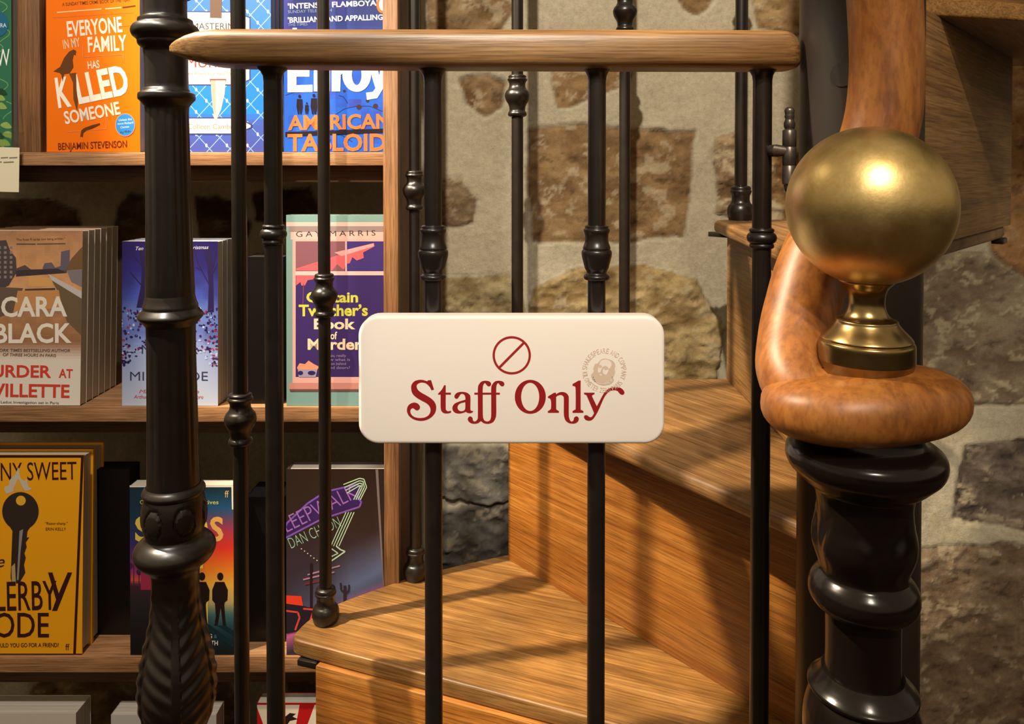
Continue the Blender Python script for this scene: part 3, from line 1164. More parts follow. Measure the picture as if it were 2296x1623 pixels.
# hinge: barrel with finials, lug to the stile
HX, HD = 1770, 0.552
hprf = [(432, 5), (428, 9), (420, 11), (414, 12), (412, 15), (372, 15), (371, 14), (370, 15), (330, 15), (329, 14), (328, 15), (293, 15), (291, 13), (289, 10), (284, 12), (276, 12.5), (270, 10), (266, 9), (262, 11), (258, 10), (254, 10), (248, 11.5), (243, 9), (240, 5)]
vv, ff = lathe(px_profile(hprf, HX, HD), 24, at(HX, 300, HD).x, HD)
hinge = mesh_obj('hinge', vv, ff, M_hinge, gate, smooth=45)
vv, ff = tube([at(1722, 338, GD), at(1742, 338, HD), at(1760, 338, HD)], [0.0042, 0.0045, 0.0036], 16)
lug = mesh_obj('hinge_lug', vv, ff, M_hinge, gate, smooth=45)
lug.parent = hinge
lug.location = (0, 0, 0)
vv, ff = tube([at(1772, 392, HD), (CX - CR + 0.004, CY, at(1772, 392, HD).z)], [0.0045, 0.0045], 12)
lug = mesh_obj('hinge_lug', vv, ff, M_hinge, gate, smooth=45)
lug.parent = hinge
lug.location = (0, 0, 0)

# ------------------------------------------------------------------ the sign on the gate
SD = 0.546
c0, c1 = at(803.5, 996, SD), at(1491.5, 708, SD)
sign = thing('staff_sign', 'cream rounded sign with red lettering fixed to the gate bars', 'sign', (c0.x, SD, c0.z))
M_sg = Matrix.Translation((c0.x, SD, c0.z))
sw, sh = c1.x - c0.x, c1.z - c0.z
rc = 46 * SD / F
outl = []
for (ox, oz, a0) in ((sw - rc, rc, -90), (sw - rc, sh - rc, 0), (rc, sh - rc, 90), (rc, rc, 180)):
    for k in range(11):
        a = (a0 + 9 * k) * D2R
        outl.append((ox + rc * math.cos(a), oz + rc * math.sin(a)))
bm = bmesh.new()
fr = [bm.verts.new((p[0], 0, p[1])) for p in outl]
bk = [bm.verts.new((p[0], 0.0118, p[1])) for p in outl]
n = len(outl)
bm.faces.new(fr[::-1])
bm.faces.new(bk)
for i in range(n):
    bm.faces.new((fr[i], fr[(i + 1) % n], bk[(i + 1) % n], bk[i]))
bmesh.ops.recalc_face_normals(bm, faces=bm.faces)
fe = [e for e in bm.edges if abs(e.verts[0].co.y) < 1e-7 and abs(e.verts[1].co.y) < 1e-7]
bmesh.ops.bevel(bm, geom=fe, offset=0.0026, segments=4, profile=0.5, affect='EDGES')
M_plate = plain('sign_cream', lin((244, 234, 222)), rough=0.5, spec=0.3)
me = bpy.data.meshes.new('panel')
bm.to_mesh(me)
bm.free()
for p in me.polygons:
    p.use_smooth = True
me.set_sharp_from_angle(angle=35 * D2R)
me.materials.append(M_plate)
link(bpy.data.objects.new('panel', me), sign)

RED = (152, 24, 26)


def sgn_part(name, P):
    v_, f_, c_ = [], [], []
    P.add_to(v_, f_, c_)
    return colour_mesh(name, v_, f_, c_, M_sign, sign)


def zz(pts, ox, oy, s):
    return [((p[0] / s + ox, p[1] / s + oy) + tuple(p[2:])) for p in pts]


LET_A = [
    [(710, 180, 1), (765, 355, 1), (717, 368, 1), (680, 300), (620, 245), (560, 226), (500, 232), (455, 262), (445, 300), (470, 360), (530, 410), (620, 460), (720, 525), (785, 600), (805, 690), (785, 780), (720, 860), (620, 915), (510, 930), (400, 905), (310, 845), (268, 760), (275, 680), (320, 620), (400, 592), (470, 615), (507, 670), (490, 720), (450, 738), (415, 722), (380, 697), (345, 710), (328, 755), (350, 815), (410, 860), (510, 877), (610, 860), (675, 810), (700, 740), (685, 670), (630, 610), (540, 560), (440, 500), (370, 430), (345, 350), (350, 270), (400, 205), (470, 178), (540, 175), (600, 188), (638, 202, 1), (658, 182, 1)],
    [(950, 273, 1), (980, 273, 1), (980, 410, 1), (1075, 410, 1), (1075, 447, 1), (980, 447, 1), (980, 690), (992, 735), (1025, 752), (1078, 742, 1), (1078, 775, 1), (1020, 793), (950, 788), (905, 755), (888, 700), (885, 640), (885, 447, 1), (838, 447, 1), (838, 428, 1), (890, 375), (925, 325)],
    [(1433, 490), (1433, 700), (1445, 740), (1487, 748, 1), (1480, 765), (1440, 788), (1390, 785), (1345, 763, 1), (1290, 785), (1220, 795), (1150, 778), (1108, 730), (1105, 670), (1140, 615), (1210, 580), (1340, 540, 1), (1340, 500), (1325, 455), (1285, 433), (1250, 445), (1220, 490), (1195, 520), (1160, 518), (1138, 485), (1155, 440), (1205, 405), (1285, 395), (1360, 408), (1410, 440)],
    [(1505, 410, 1), (1975, 410, 1), (1975, 447, 1), (1505, 447, 1)],
    [(1570, 330), (1590, 260), (1640, 205), (1720, 190), (1790, 210), (1815, 250), (1800, 285), (1770, 295), (1735, 275), (1703, 235), (1675, 260), (1660, 330), (1660, 560), (1662, 800), (1665, 850), (1650, 900), (1625, 932, 1), (1580, 968), (1510, 982), (1440, 970), (1395, 930), (1385, 885), (1415, 848), (1450, 852), (1475, 885), (1478, 915), (1500, 938), (1530, 935), (1560, 900), (1570, 840), (1570, 560)],
    [(1815, 330), (1835, 260), (1885, 205), (1960, 190), (2035, 210), (2058, 250), (2045, 285), (2015, 295), (1980, 275), (1945, 235), (1920, 260), (1908, 330), (1908, 560), (1908, 800), (1890, 890), (1850, 950), (1790, 978), (1730, 982), (1670, 965), (1625, 930, 1), (1660, 850, 1), (1672, 885), (1690, 920), (1735, 940), (1785, 925), (1808, 880), (1815, 800), (1815, 560)],
]
A_HOLE = [(1338, 585, 1), (1338, 690), (1320, 735), (1270, 752), (1220, 735), (1197, 690), (1210, 640), (1255, 605)]
LET_B = [
    [(875, 410, 1), (875, 440, 1), (930, 408), (1000, 397), (1065, 420), (1100, 465), (1110, 520), (1110, 800), (1118, 880), (1145, 935), (1175, 938), (1198, 915), (1205, 875), (1235, 848), (1270, 850), (1293, 885), (1285, 930), (1240, 970), (1175, 980), (1105, 965), (1050, 920), (1025, 850), (1018, 780), (1018, 520), (1005, 475), (970, 453), (920, 460), (878, 485, 1), (878, 690), (890, 725), (928, 748, 1), (928, 780, 1), (725, 780, 1), (725, 748, 1), (765, 725), (783, 690), (783, 570), (765, 520), (727, 508, 1), (727, 478, 1), (840, 412, 1)],
    [(1328, 188, 1), (1328, 690), (1340, 725), (1378, 748, 1), (1378, 780, 1), (1178, 780, 1), (1178, 748, 1), (1215, 725), (1235, 690), (1235, 350), (1220, 295), (1178, 283, 1), (1178, 252, 1), (1290, 188, 1)],
    [(1390, 410, 1), (1583, 410, 1), (1583, 437, 1), (1545, 455), (1543, 490), (1625, 660, 1), (1740, 445), (1800, 370), (1870, 325), (1950, 308), (2040, 315), (2100, 350), (2132, 400), (2120, 440), (2080, 448), (2040, 420), (2000, 375), (1930, 365), (1860, 385), (1800, 440), (1745, 530), (1680, 680), (1620, 800), (1560, 890), (1500, 925), (1430, 915), (1390, 870), (1400, 830), (1440, 825), (1480, 850), (1510, 862), (1540, 845), (1575, 785, 1), (1450, 490), (1430, 455), (1390, 437, 1)],
]
Pl = Print(M_sg, sw, sh, 0.00001)
for i, g in enumerate(LET_A):
    Pl.poly(zz(g, 880, 830, 8.2), RED, [zz(A_HOLE, 880, 830, 8.2)] if i == 2 else (), smooth=True)
oc = [(402 + 285 * math.cos(k * math.pi / 24), 486 + 312 * math.sin(k * math.pi / 24)) for k in range(48)]
oh = [(400 + 166 * math.cos(k * math.pi / 24), 487 + 260 * math.sin(k * math.pi / 24)) for k in range(48)]
Pl.poly(zz(oc, 1140, 830, 8.2), RED, [zz(oh, 1140, 830, 8.2)])
for g in LET_B:
    Pl.poly(zz(g, 1140, 830, 8.2), RED, smooth=True)
sgn_part('lettering', Pl)
Pl = Print(M_sg, sw, sh, 0.00001)
Pl.ell(1147.4, 796.4, 43, 43, (164, 34, 34), 64, hole=(37.8, 37.8))
Pl.line([(1120.5, 823), (1174, 769)], 5.6, (164, 34, 34))
sgn_part('prohibition_symbol', Pl)
Pl = Print(M_sg, sw, sh, 0.00001)
BEI, CRE = (218, 194, 172), (244, 232, 220)
Pl.layer = 16


def ring_text(P, s, cx, cy, r, a0, a1, hpx, col, inward):
    n = len(s)
    wts = [0.45 if c in ' I' else (1.25 if c == 'M' else 1.0) for c in s]
    tot = sum(wts)
    acc = 0
    for c, wt in zip(s, wts):
        a = a0 + (a1 - a0) * (acc + wt / 2) / tot
        hw = abs(a1 - a0) * D2R * r * wt / tot * 0.40
        acc += wt
        if c == ' ':
            continue
        a *= D2R
        ux, uy = math.cos(a), -math.sin(a)
        if inward:                      # letters stand with their tops to the centre
            bx, by = cx + ux * (r + hpx / 2), cy + uy * (r + hpx / 2)
            ex, ey = uy, -ux
        else:
            bx, by = cx + ux * (r - hpx / 2), cy + uy * (r - hpx / 2)
            ex, ey = -uy, ux
        if c == 'I':
            hw = 0.9
        P.text(c, bx - ex * hw, by - ey * hw, bx + ex * hw, by + ey * hw, hpx, col, 0.0)
        P.layer -= 1
    P.layer += 1


ring_text(Pl, 'SHAKESPEARE AND COMPANY', 1355, 830.3, 44.2, 178, -27, 11.2, BEI, False)
ring_text(Pl, 'KILOMETER ZERO PARIS', 1355, 830.3, 44.2, 183, 327, 11.0, BEI, True)


def z3(pts):
    return zz(pts, 1270, 760, 11.594)


Pl.poly(z3([(980, 503), (1100, 522), (1190, 555), (1250, 620), (1268, 700), (1250, 780), (1268, 850), (1240, 930), (1215, 1000), (1232, 1070), (1150, 1160), (1050, 1188), (950, 1192), (850, 1172), (760, 1110), (680, 1050), (642, 930), (680, 880), (712, 820), (698, 760), (720, 700), (745, 640), (800, 632), (850, 580), (900, 530)]), BEI, smooth=True)
Pl.poly(z3([(862, 620), (900, 562), (980, 532), (1080, 542), (1150, 590), (1172, 650), (1150, 720), (1100, 775), (1075, 730), (1020, 700), (970, 706), (935, 730), (905, 680), (855, 665)]), CRE, smooth=True)
Pl.poly(z3([(822, 770), (850, 715), (925, 735), (905, 790), (880, 850), (835, 872), (815, 820)]), CRE, smooth=True)
Pl.poly(z3([(940, 835), (975, 770), (1085, 790), (1070, 870), (1020, 925), (960, 890)]), CRE, smooth=True)
for (ex_, ey_, rx_, ry_) in ((878, 735, 34, 17), (1025, 785, 44, 20)):
    c_ = z3([(ex_, ey_)])[0]
    Pl.ell(c_[0], c_[1], rx_ / 11.594, ry_ / 11.594, BEI, 14)
Pl.line(z3([(930, 740), (900, 830)]), 1.0, BEI)
Pl.line(z3([(900, 845), (930, 825), (945, 850)]), 0.9, BEI)
Pl.poly(z3([(865, 905), (905, 918), (918, 950), (868, 935)]), CRE, smooth=True)
rs = random.Random(3)
Pl.layer += 1
for k in range(34):
    a = (150 + 250 * k / 34 * 1.0) * D2R
    rr_ = 190 + 40 * rs.random()
    cx_, cy_ = 930 + 250 * math.cos(a - 0.3) * -1 * -1, 960 + 190 * abs(math.sin(a - 0.3))
    c_ = z3([(cx_ + 20 * rs.random(), cy_ + 25 * rs.random())])[0]
    Pl.ell(c_[0], c_[1], 1.3, 1.0, CRE, 8)
    Pl.layer -= 1
sgn_part('emblem', Pl)

# ------------------------------------------------------------------ bookcase
BY = 0.950
case = thing('bookcase', 'open oak bookcase of face-out books behind the iron post', 'bookcase', (at(400, 900, BY).x, BY + 0.12, 0))


def bx(px, Y=BY):
    return at(px, 600, Y).x


SZ = {1: at(500, 341, BY).z, 2: at(500, 912, BY).z, 3: at(500, 1472, BY).z}
SZ[4] = SZ[3] - 0.272
SB = {1: at(500, 371, BY).z, 2: at(500, 946, BY).z, 3: at(500, 1508, BY).z}
SB[4] = SZ[4] - 0.018
XL, XR = bx(-260), bx(886)
SHELF_BACK = BY + 0.224
for k in (1, 2, 3, 4):
    bm_obj('shelf', box_bm(XL, XR, BY, SHELF_BACK, SB[k], SZ[k], 0.0012), M_shelf, case, smooth=30)
zt0 = SZ[1] + 0.285
bm_obj('shelf', box_bm(XL, XR, BY, SHELF_BACK, zt0, zt0 + 0.017, 0.0012), M_shelf, case, smooth=30)
for k, hgt_, back in ((1, 0.0205, .022), (2, 0.040, .080), (3, 0.045, .05)):
    bm_obj('shelf_apron', box_bm(XL, XR, BY + back, BY + back + 0.014, SB[k] - hgt_, SB[k], 0.0008), M_apron, case, smooth=30)
FY = BY - 0.018
bm_obj('face_stile', box_bm(at(859.5, 600, FY).x, at(893, 600, FY).x, FY, BY - 0.0002, 0.0, zt0 + 0.04, 0.0012), M_stile, case, smooth=30)
bm_obj('side_panel', box_bm(XR - 0.0005, at(893, 600, FY).x - 0.0004, BY, BY + 0.225, 0.0, zt0 + 0.04, 0.0008), M_apron, case, smooth=30)
bm_obj('side_panel', box_bm(XL - 0.018, XL, BY, BY + 0.20, 0.0, zt0 + 0.04, 0.0008), M_stile, case, smooth=30)
bm_obj('divider', box_bm(bx(42), bx(92), BY + 0.002, BY + 0.12, SZ[1], zt0, 0.0012), M_stile, case, smooth=30)


# ------------------------------------------------------------------ books
def book_matrix(xl, row, Y, lean, roll, yaw, thick):
    X = at(xl, 600, Y).x
    z = SZ[row] + thick * math.sin(lean * D2R) + 0.0002
    return Matrix.Translation((X, Y, z)) @ Matrix.Rotation(yaw * D2R, 4, 'Z') @ Matrix.Rotation(roll * D2R, 4, 'Y') @ Matrix.Rotation(-lean * D2R, 4, 'X')


def make_book(name, label, row, xl, xr, yt, thick, cover, art=None, Y=None, lean=1.0, roll=0.0, yaw=0.0, spine=None, hard=False, group=None, w=None, h=None, pages=None):
    Y = Y or (BY + 0.003)
    M = book_matrix(xl, row, Y, lean, roll, yaw, thick)
    if roll:
        M = Matrix.Translation((0, 0, 0.0)) @ M
    P = Print(M, 10, 10)
    yb = 341 if row == 1 else (912 if row == 2 else (1472 if row == 3 else 1980))
    if w is None:
        w = P.uv(xr, yb)[0] - P.uv(xl, yb)[0]
    if h is None:
        h = P.uv(xl, yt)[1]
    root = thing(name, label, 'book', group=group, matrix=M)
    tc = 0.0018 if hard else 0.0005
    ins = 0.003 if hard else 0.0006
    cv_, cf_, cc_ = [], [], []

    def addbox(*a, col=cover):
        v_, f_ = box_faces(*a)
        o_ = len(cv_)
        cv_.extend(v_)
        cf_.extend([tuple(i + o_ for i in q) for q in f_])
        cc_.extend([lin(col)] * 6)
    addbox(0, w, 0, tc, 0, h)
    addbox(0, w, thick - tc, thick, 0, h)
    addbox(0, tc, 0, thick, 0, h, col=spine or cover)
    if art:
        P = Print(M, w, h)
        art(P)
        P.add_to(cv_, cf_, cc_)
    colour_mesh('cover', cv_, cf_, cc_, M_print, root)
    v_, f_ = box_faces(tc, w - ins, tc, thick - tc, ins, h - ins)
    me_ = bpy.data.meshes.new('page_block')
    me_.from_pydata(v_, [], f_)
    me_.materials.append(pages or M_page)
    link(bpy.data.objects.new('page_block', me_), root)
    return root, M, w, h


def book_copy(src, dy, label, dx=0.0, dz=0.0, group=None):
    """another copy of a book standing dy behind it"""
    r = src.copy()
    COL.objects.link(r)
    r.matrix_world = Matrix.Translation((dx, dy, dz)) @ src.matrix_world
    r['label'] = label
    if group:
        r['group'] = group
    for ch in list(src.children):
        c = ch.copy()
        COL.objects.link(c)
        c.parent = r
    return r


WHITE = (240, 232, 220)


def art_everyone(P):
    brown = (96, 50, 14)
    pale = (250, 232, 208)
    P.text('A SUNDAY TIMES CRIME BOOK OF THE YEAR', 140, 14, 292, 3, 7.5, brown, 0.005)
    P.line([(128, 28), (228, 20)], 2.6, (250, 200, 140))
    P.line([(236, 20), (272, 17)], 2.6, (250, 200, 140))
    P.line([(275, 17), (304, 13)], 3, brown)
    P.line([(117, 40), (300, 28)], 1.0, (228, 120, 60))
    P.line([(304, 30), (303, 56), (245, 62)], 1.0, (228, 120, 60))
    P.line([(186, 98), (186, 128), (276, 122), (277, 136)], 1.2, (240, 140, 90))
    P.line([(150, 296), (238, 289), (238, 264)], 1.2, (240, 140, 90))
    P.text('EVERYONE', 152, 82, 275, 71, 33, pale, 0.022)
    P.text('IN MY', 143, 110, 181, 104, 20, (240, 200, 160), 0.012)
    P.text('FAMILY', 198, 117, 285, 112, 33, pale, 0.02)
    P.text('HAS', 198, 155, 224, 152, 17, pale, 0.012)
    P.text('K', 131, 240, 161, 236, 63, (255, 245, 225), 0.03)
    P.text('LLED', 177, 231, 292, 207, 61, (255, 245, 225), 0.035)
    P.text('SOMEONE', 147, 278, 271, 255, 27, pale, 0.025)
    P.text('BENJAMIN STEVENSON', 131, 336, 285, 330, 15, (112, 36, 12), 0.008)
    P.poly([(120, 160), (135, 150), (144, 130), (155, 116), (165, 111), (171, 114), (170, 124), (166, 122), (163, 134), (165, 150), (156, 164), (144, 166), (141, 184), (138, 168), (134, 163)], (104, 58, 20))
    P.poly([(155, 165), (171, 163), (172, 200), (175, 226), (173, 250), (165, 222), (164, 185)], (120, 66, 20))
    P.poly([(180, 306), (183, 292), (189, 287), (205, 281), (224, 276), (225, 279), (207, 288), (193, 293), (187, 298), (186, 307)], (104, 52, 14))
    P.ell(281, 280, 22.5, 26, (244, 150, 120), 40)
    P.ell(281, 280, 21, 24.5, (56, 140, 216), 40)
    P.text('Unless the', 267, 272, 296, 269, 5, (226, 236, 246))
    P.text('more Richard', 264, 280, 299, 277, 5, (226, 236, 246))
    P.text('Osman', 271, 288, 290, 286, 5, (226, 236, 246))
    P.text('A.J. FINN', 270, 299, 293, 297, 5, (30, 40, 60), 0.01)


make_book('book', 'orange paperback with white capitals, dark bird and round blue sticker', 1, 107, 317, -24, 0.018, (248, 116, 2), art_everyone, lean=0.6)


def art_green(P):
    rs_ = random.Random(2)
    for k in range(7):
        x0_, y0_ = rs_.uniform(-40, 24), rs_.uniform(-60, 330)
        pts = [(x0_ + 26 * math.sin(t * 0.5) * (1 - t / 12), y0_ + 5 * t) for t in range(9)]
        P.line(pts, 2.2, (104, 156, 96))
    for k in range(10):
        x0_, y0_ = rs_.uniform(-20, 24), rs_.uniform(170, 320)
        P.poly([(x0_ - 14, y0_), (x0_, y0_ - 7), (x0_ + 12, y0_ + 6), (x0_ - 2, y0_ + 8)], rs_.choice([(28, 64, 40), (140, 168, 84), (70, 128, 80)]), smooth=True)
    P.ell(-5, 54, 24, 29, (30, 96, 128), 36)
    P.text('ORA', -8, 62, 15, 61, 9, (200, 226, 230), 0.01)
    P.text('W', -6, 148, 23, 147, 37, (240, 244, 236), 0.0)
    P.text('N', -8, 331, 10, 331, 10, (150, 170, 90))


make_book('book', 'dark green paperback with vine pattern behind the clear label holder', 1, -178, 30, -22, 0.02, (44, 108, 78), art_green, lean=0.6)


def lattice(P, x0, x1, y0, y1, sx, sy, col, dot):
    for i in range(-12, 14):
        a = x0 + i * sx
        P.line([(a, y0), (a + (y1 - y0) * sx / sy, y1)], 1.6, col)
        P.layer -= 1
        P.line([(a, y1), (a + (y1 - y0) * sx / sy, y0)], 1.6, col)
        P.layer -= 1
    P.layer += 2
    j = 0
    y = y0
    while y < y1:
        x = x0 - 12 * sx + (sx / 2 if j % 2 else 0)
        while x < x1:
            P.ell(x, y, 2.6, 4.5, dot, 8)
            P.layer -= 1
            x += sx
        y += sy / 2
        j += 1
    P.layer += 1


def art_master(P):
    P.grid(371, -24, 610, 341, 1, 30, lambda u, v: grad([(0, (64, 104, 190)), (0.3, (50, 116, 214)), (0.75, (36, 124, 226)), (0.82, (66, 92, 180)), (1, (74, 82, 164))], v))
    lattice(P, 371, 610, -24, 341, 46, 50, (146, 178, 226), (190, 206, 236))
    P.poly([(380, 24), (546, 26), (550, 34), (562, 38), (562, 180), (550, 184), (546, 192), (380, 192)], (60, 66, 120))
    P.poly([(383, 27), (544, 29), (549, 37), (559, 41), (559, 178), (548, 182), (543, 189), (383, 189)], (240, 228, 206))
    P.text('MASTERING', 431, 66, 540, 66, 14, (38, 36, 40), 0.0)
    P.text('THE ART OF', 440, 92, 530, 92, 12, (38, 36, 40), 0.0)
    P.text('FRENCH', 420, 122, 545, 122, 22, (150, 60, 50), 0.0)
    P.text('MURDER', 419, 151, 548, 151, 22, (150, 60, 50), 0.0)
    P.text('An American in Paris Mystery', 421, 168, 540, 168, 6.5, (176, 120, 104), 0.0, 0.2)
    P.poly([(471, -20), (498, -20), (497, 41), (471, 40)], (96, 76, 66))
    P.poly([(470, 177), (508, 177), (506, 186), (473, 186)], (206, 62, 52))
    P.poly([(473, 180), (506, 180), (504, 210), (496, 246), (484, 272), (477, 240), (474, 210)], (214, 196, 180))
    P.poly([(473, 180), (484, 180), (484, 262), (477, 240), (474, 210)], (176, 156, 144))
    P.poly([(380, 263), (548, 263), (553, 272), (566, 279), (566, 286), (553, 292), (548, 302), (380, 302)], (60, 66, 120))
    P.poly([(383, 266), (546, 266), (550, 274), (562, 281), (562, 285), (550, 290), (546, 299), (383, 299)], (246, 234, 210))
    P.text('Colleen Cambridge', 421, 289, 549, 289, 11, (176, 110, 92), 0.0)
    P.poly([(476, 255), (492, 255), (484, 272)], (206, 186, 172))


b, Mb, wb, hb = make_book('book', 'blue diamond-patterned paperback with cream panels and a kitchen knife', 1, 371, 610, -24, 0.016, (56, 100, 190), art_master, lean=0.6)
book_copy(b, 0.0166, 'second copy standing right behind the blue kitchen knife paperback', group='copies behind the blue knife paperback')
book_copy(b, 0.0332, 'third and rear copy behind the blue kitchen knife paperback', group='copies behind the blue knife paperback')


def art_ellroy(P):
    def f_(u, v):
        n_ = float(fbm(np.array([u * 9.0]), np.array([v * 13.0]), 31)[0])
        base_ = grad([(0, (26, 34, 84)), (0.22, (34, 48, 110)), (0.4, (34, 84, 190)), (1, (40, 98, 206))], v)
        return mix(base_, (60, 50, 140), max(0, n_ - 0.5) * 2.2)
    P.grid(637, -24, 874, 341, 26, 40, f_)
    for (a, b_, c_, d_) in ((640, 214, 700, 206), (700, 206, 735, 222), (745, 262, 800, 238), (800, 238, 858, 250), (742, 300, 790, 318), (650, 60, 700, 70), (760, 214, 780, 232)):
        P.line([(a, b_), ((a + c_) / 2, (b_ + d_) / 2 - 6), (c_, d_)], 1.6, (20, 44, 120))
    for (a, b_, r_) in ((805, 240, 6), (842, 238, 6), (824, 226, 4), (772, 204, 3)):
        P.ell(a, b_, r_, r_, (60, 40, 50), 10)
    P.text("'INTENSE... FLAMBOYANT'", 646, 20, 874, 11, 11.5, (226, 226, 232), 0.018)
    P.text('SUNDAY TELEGRAPH', 646, 30, 744, 26, 6.5, (110, 120, 160), 0.01)
    P.text("'BRILLIANT AND APPALLING'", 646, 51, 862, 44, 11.5, (226, 226, 232), 0.018)
    P.text('THE TIMES', 646, 59, 690, 57, 6.5, (110, 120, 160), 0.01)
    P.ell(858, 10, 14, 20, (232, 96, 40), 24)
    P.ell(858, 10, 8, 14, (240, 236, 230), 20)
    P.text('James', 650, 100, 760, 98, 34, (244, 238, 228), 0.06)
    w_ = (244, 238, 228)
    P.poly([(645, 118), (699, 118), (699, 134), (665, 134), (665, 154), (694, 154), (694, 172), (665, 172), (665, 191), (701, 190), (701, 206), (645, 207)], w_)
    P.rect(704, 112, 722, 205, w_)
    P.rect(724, 112, 740, 205, w_)
    P.poly([(744, 140), (762, 140), (762, 150), (776, 138), (776, 158), (764, 168), (763, 205), (744, 205)], w_)
    P.ell(800, 168, 32, 38, w_, 32, hole=(11, 23))
    P.poly([(824, 138), (844, 138), (850, 170), (858, 138), (876, 138), (858, 200), (846, 220), (823, 224), (821, 208), (836, 206), (842, 198)], w_)
    for (px_, s_) in ((672, 1.0), (688, 0.62), (704, 1.05)):
        P.ell(px_, 256 - 40 * s_, 3.2 * s_, 3.6 * s_, (28, 20, 34), 10)
        P.poly([(px_ - 6 * s_, 256 - 34 * s_), (px_ + 6 * s_, 256 - 34 * s_), (px_ + 7 * s_, 256 - 16 * s_), (px_ + 4 * s_, 256), (px_ + 1, 256), (px_, 256 - 14 * s_), (px_ - 1, 256), (px_ - 4 * s_, 256), (px_ - 7 * s_, 256 - 16 * s_)], (28, 20, 34))
    P.poly([(640, 296), (870, 288), (870, 297), (640, 306)], (30, 24, 34))
    P.text('AMERICAN', 646, 291, 876, 287, 31, (240, 112, 58), 0.028)
    P.text('TABLOID', 645, 338, 866, 337, 36, (240, 112, 58), 0.028)


make_book('book', 'blue paperback with big white name and orange title beside the bookcase upright', 1, 637, 873, -24, 0.022, (32, 44, 110), art_ellroy, lean=0.6)


def art_cara(P):
    def f_(u, v):
        sky = grad([(0, (176, 128, 92)), (0.2, (202, 146, 96)), (0.33, (206, 152, 104)), (0.42, (150, 120, 110)), (0.48, (176, 126, 86)), (0.62, (150, 106, 74)), (0.66, (186, 150, 124)), (0.72, (228, 214, 198)), (1, (236, 226, 212))], v)
        n_ = float(fbm(np.array([u * 14.0]), np.array([v * 20.0]), 41)[0]) - 0.5
        return tuple(max(0, min(255, c_ * (1 + 0.22 * n_ * (v < 0.62)))) for c_ in sky)
    P.grid(-70, 517, 208, 917, 44, 64, f_)
    dk = (78, 66, 68)
    P.poly([(-60, 545), (14, 538), (22, 560), (36, 578), (38, 610), (20, 640), (-60, 680)], dk)
    for i in range(7):
        for j in range(5):
            P.rect(-30 + j * 13, 552 + i * 11, -24 + j * 13, 558 + i * 11, (140, 122, 112))
            P.layer -= 1
    P.layer += 1
    P.poly([(36, 602), (56, 594), (70, 604), (150, 602), (150, 612), (36, 616)], (90, 74, 70))
    P.poly([(96, 600), (100, 590), (116, 588), (124, 600), (136, 596), (137, 564), (157, 560), (156, 605), (96, 608)], (102, 92, 104))
    P.poly([(203, 534), (178, 560), (160, 580), (148, 604), (160, 616), (200, 612)], (120, 86, 56))
    P.poly([(36, 606), (130, 602), (150, 612), (36, 620)], (64, 52, 56))
    P.rect(64, 622, 118, 642, (214, 158, 92))
    P.line([(56, 650), (124, 648)], 5, (78, 62, 58))
    P.poly([(108, 614), (196, 660), (196, 676), (124, 640)], (196, 186, 182))
    P.poly([(116, 628), (194, 676), (190, 760), (150, 720), (128, 650)], (110, 90, 66))
    P.poly([(150, 606), (202, 602), (198, 650), (160, 632)], (128, 118, 120))
    P.poly([(-60, 640), (52, 646), (30, 700), (-60, 730)], (104, 84, 70))
    P.poly([(40, 652), (132, 650), (140, 690), (30, 700)], (196, 138, 84))
    P.text('“The finest PI series now being written.”', 36, 540, 146, 537, 5, (84, 58, 44), 0.0)
    P.line([(37, 547), (80, 547)], 3, (110, 80, 58))
    P.line([(83, 547), (147, 546)], 2.4, (110, 80, 58))
    P.text('CARA', 3, 709, 151, 708, 42, (232, 222, 206), 0.025)
    P.text('BLACK', -12, 768, 161, 767, 41, (236, 226, 210), 0.025)
    P.text('NEW YORK TIMES BESTSELLING AUTHOR', -34, 788, 158, 789, 6.5, (96, 84, 84), 0.008, 0.1)
    P.text('OF THREE HOURS IN PARIS', 7, 798, 126, 800, 6.5, (96, 84, 84), 0.008, 0.1)
    P.text('MURDER', -50, 844, 115, 846, 26, (214, 66, 48), 0.022)
    P.text('AT', 132, 846, 163, 847, 19, (214, 66, 48), 0.02)
    P.text('LA VILLETTE', -74, 887, 156, 891, 28, (214, 66, 48), 0.022)
    P.text('An Aimee Leduc Investigation set in Paris', -44, 903, 132, 906, 6, (80, 72, 68), 0.0)


b, Mb, wb, hb = make_book('book', 'paperback with sunset canal cover and red title, first of its stack', 2, -68, 177, 517, 0.0145, (228, 214, 196), art_cara, lean=2.6, w=0.1335)
words = ['second', 'third', 'fourth', 'fifth', 'sixth']
cov_cols = None
for i, w_ in enumerate(words):
    book_copy(b, 0.0152 * (i + 1), w_ + ' paperback counting back in the stack with the sunset canal cover', dx=-0.0004 * (i + 1), group='copies stacked behind the canal paperback')


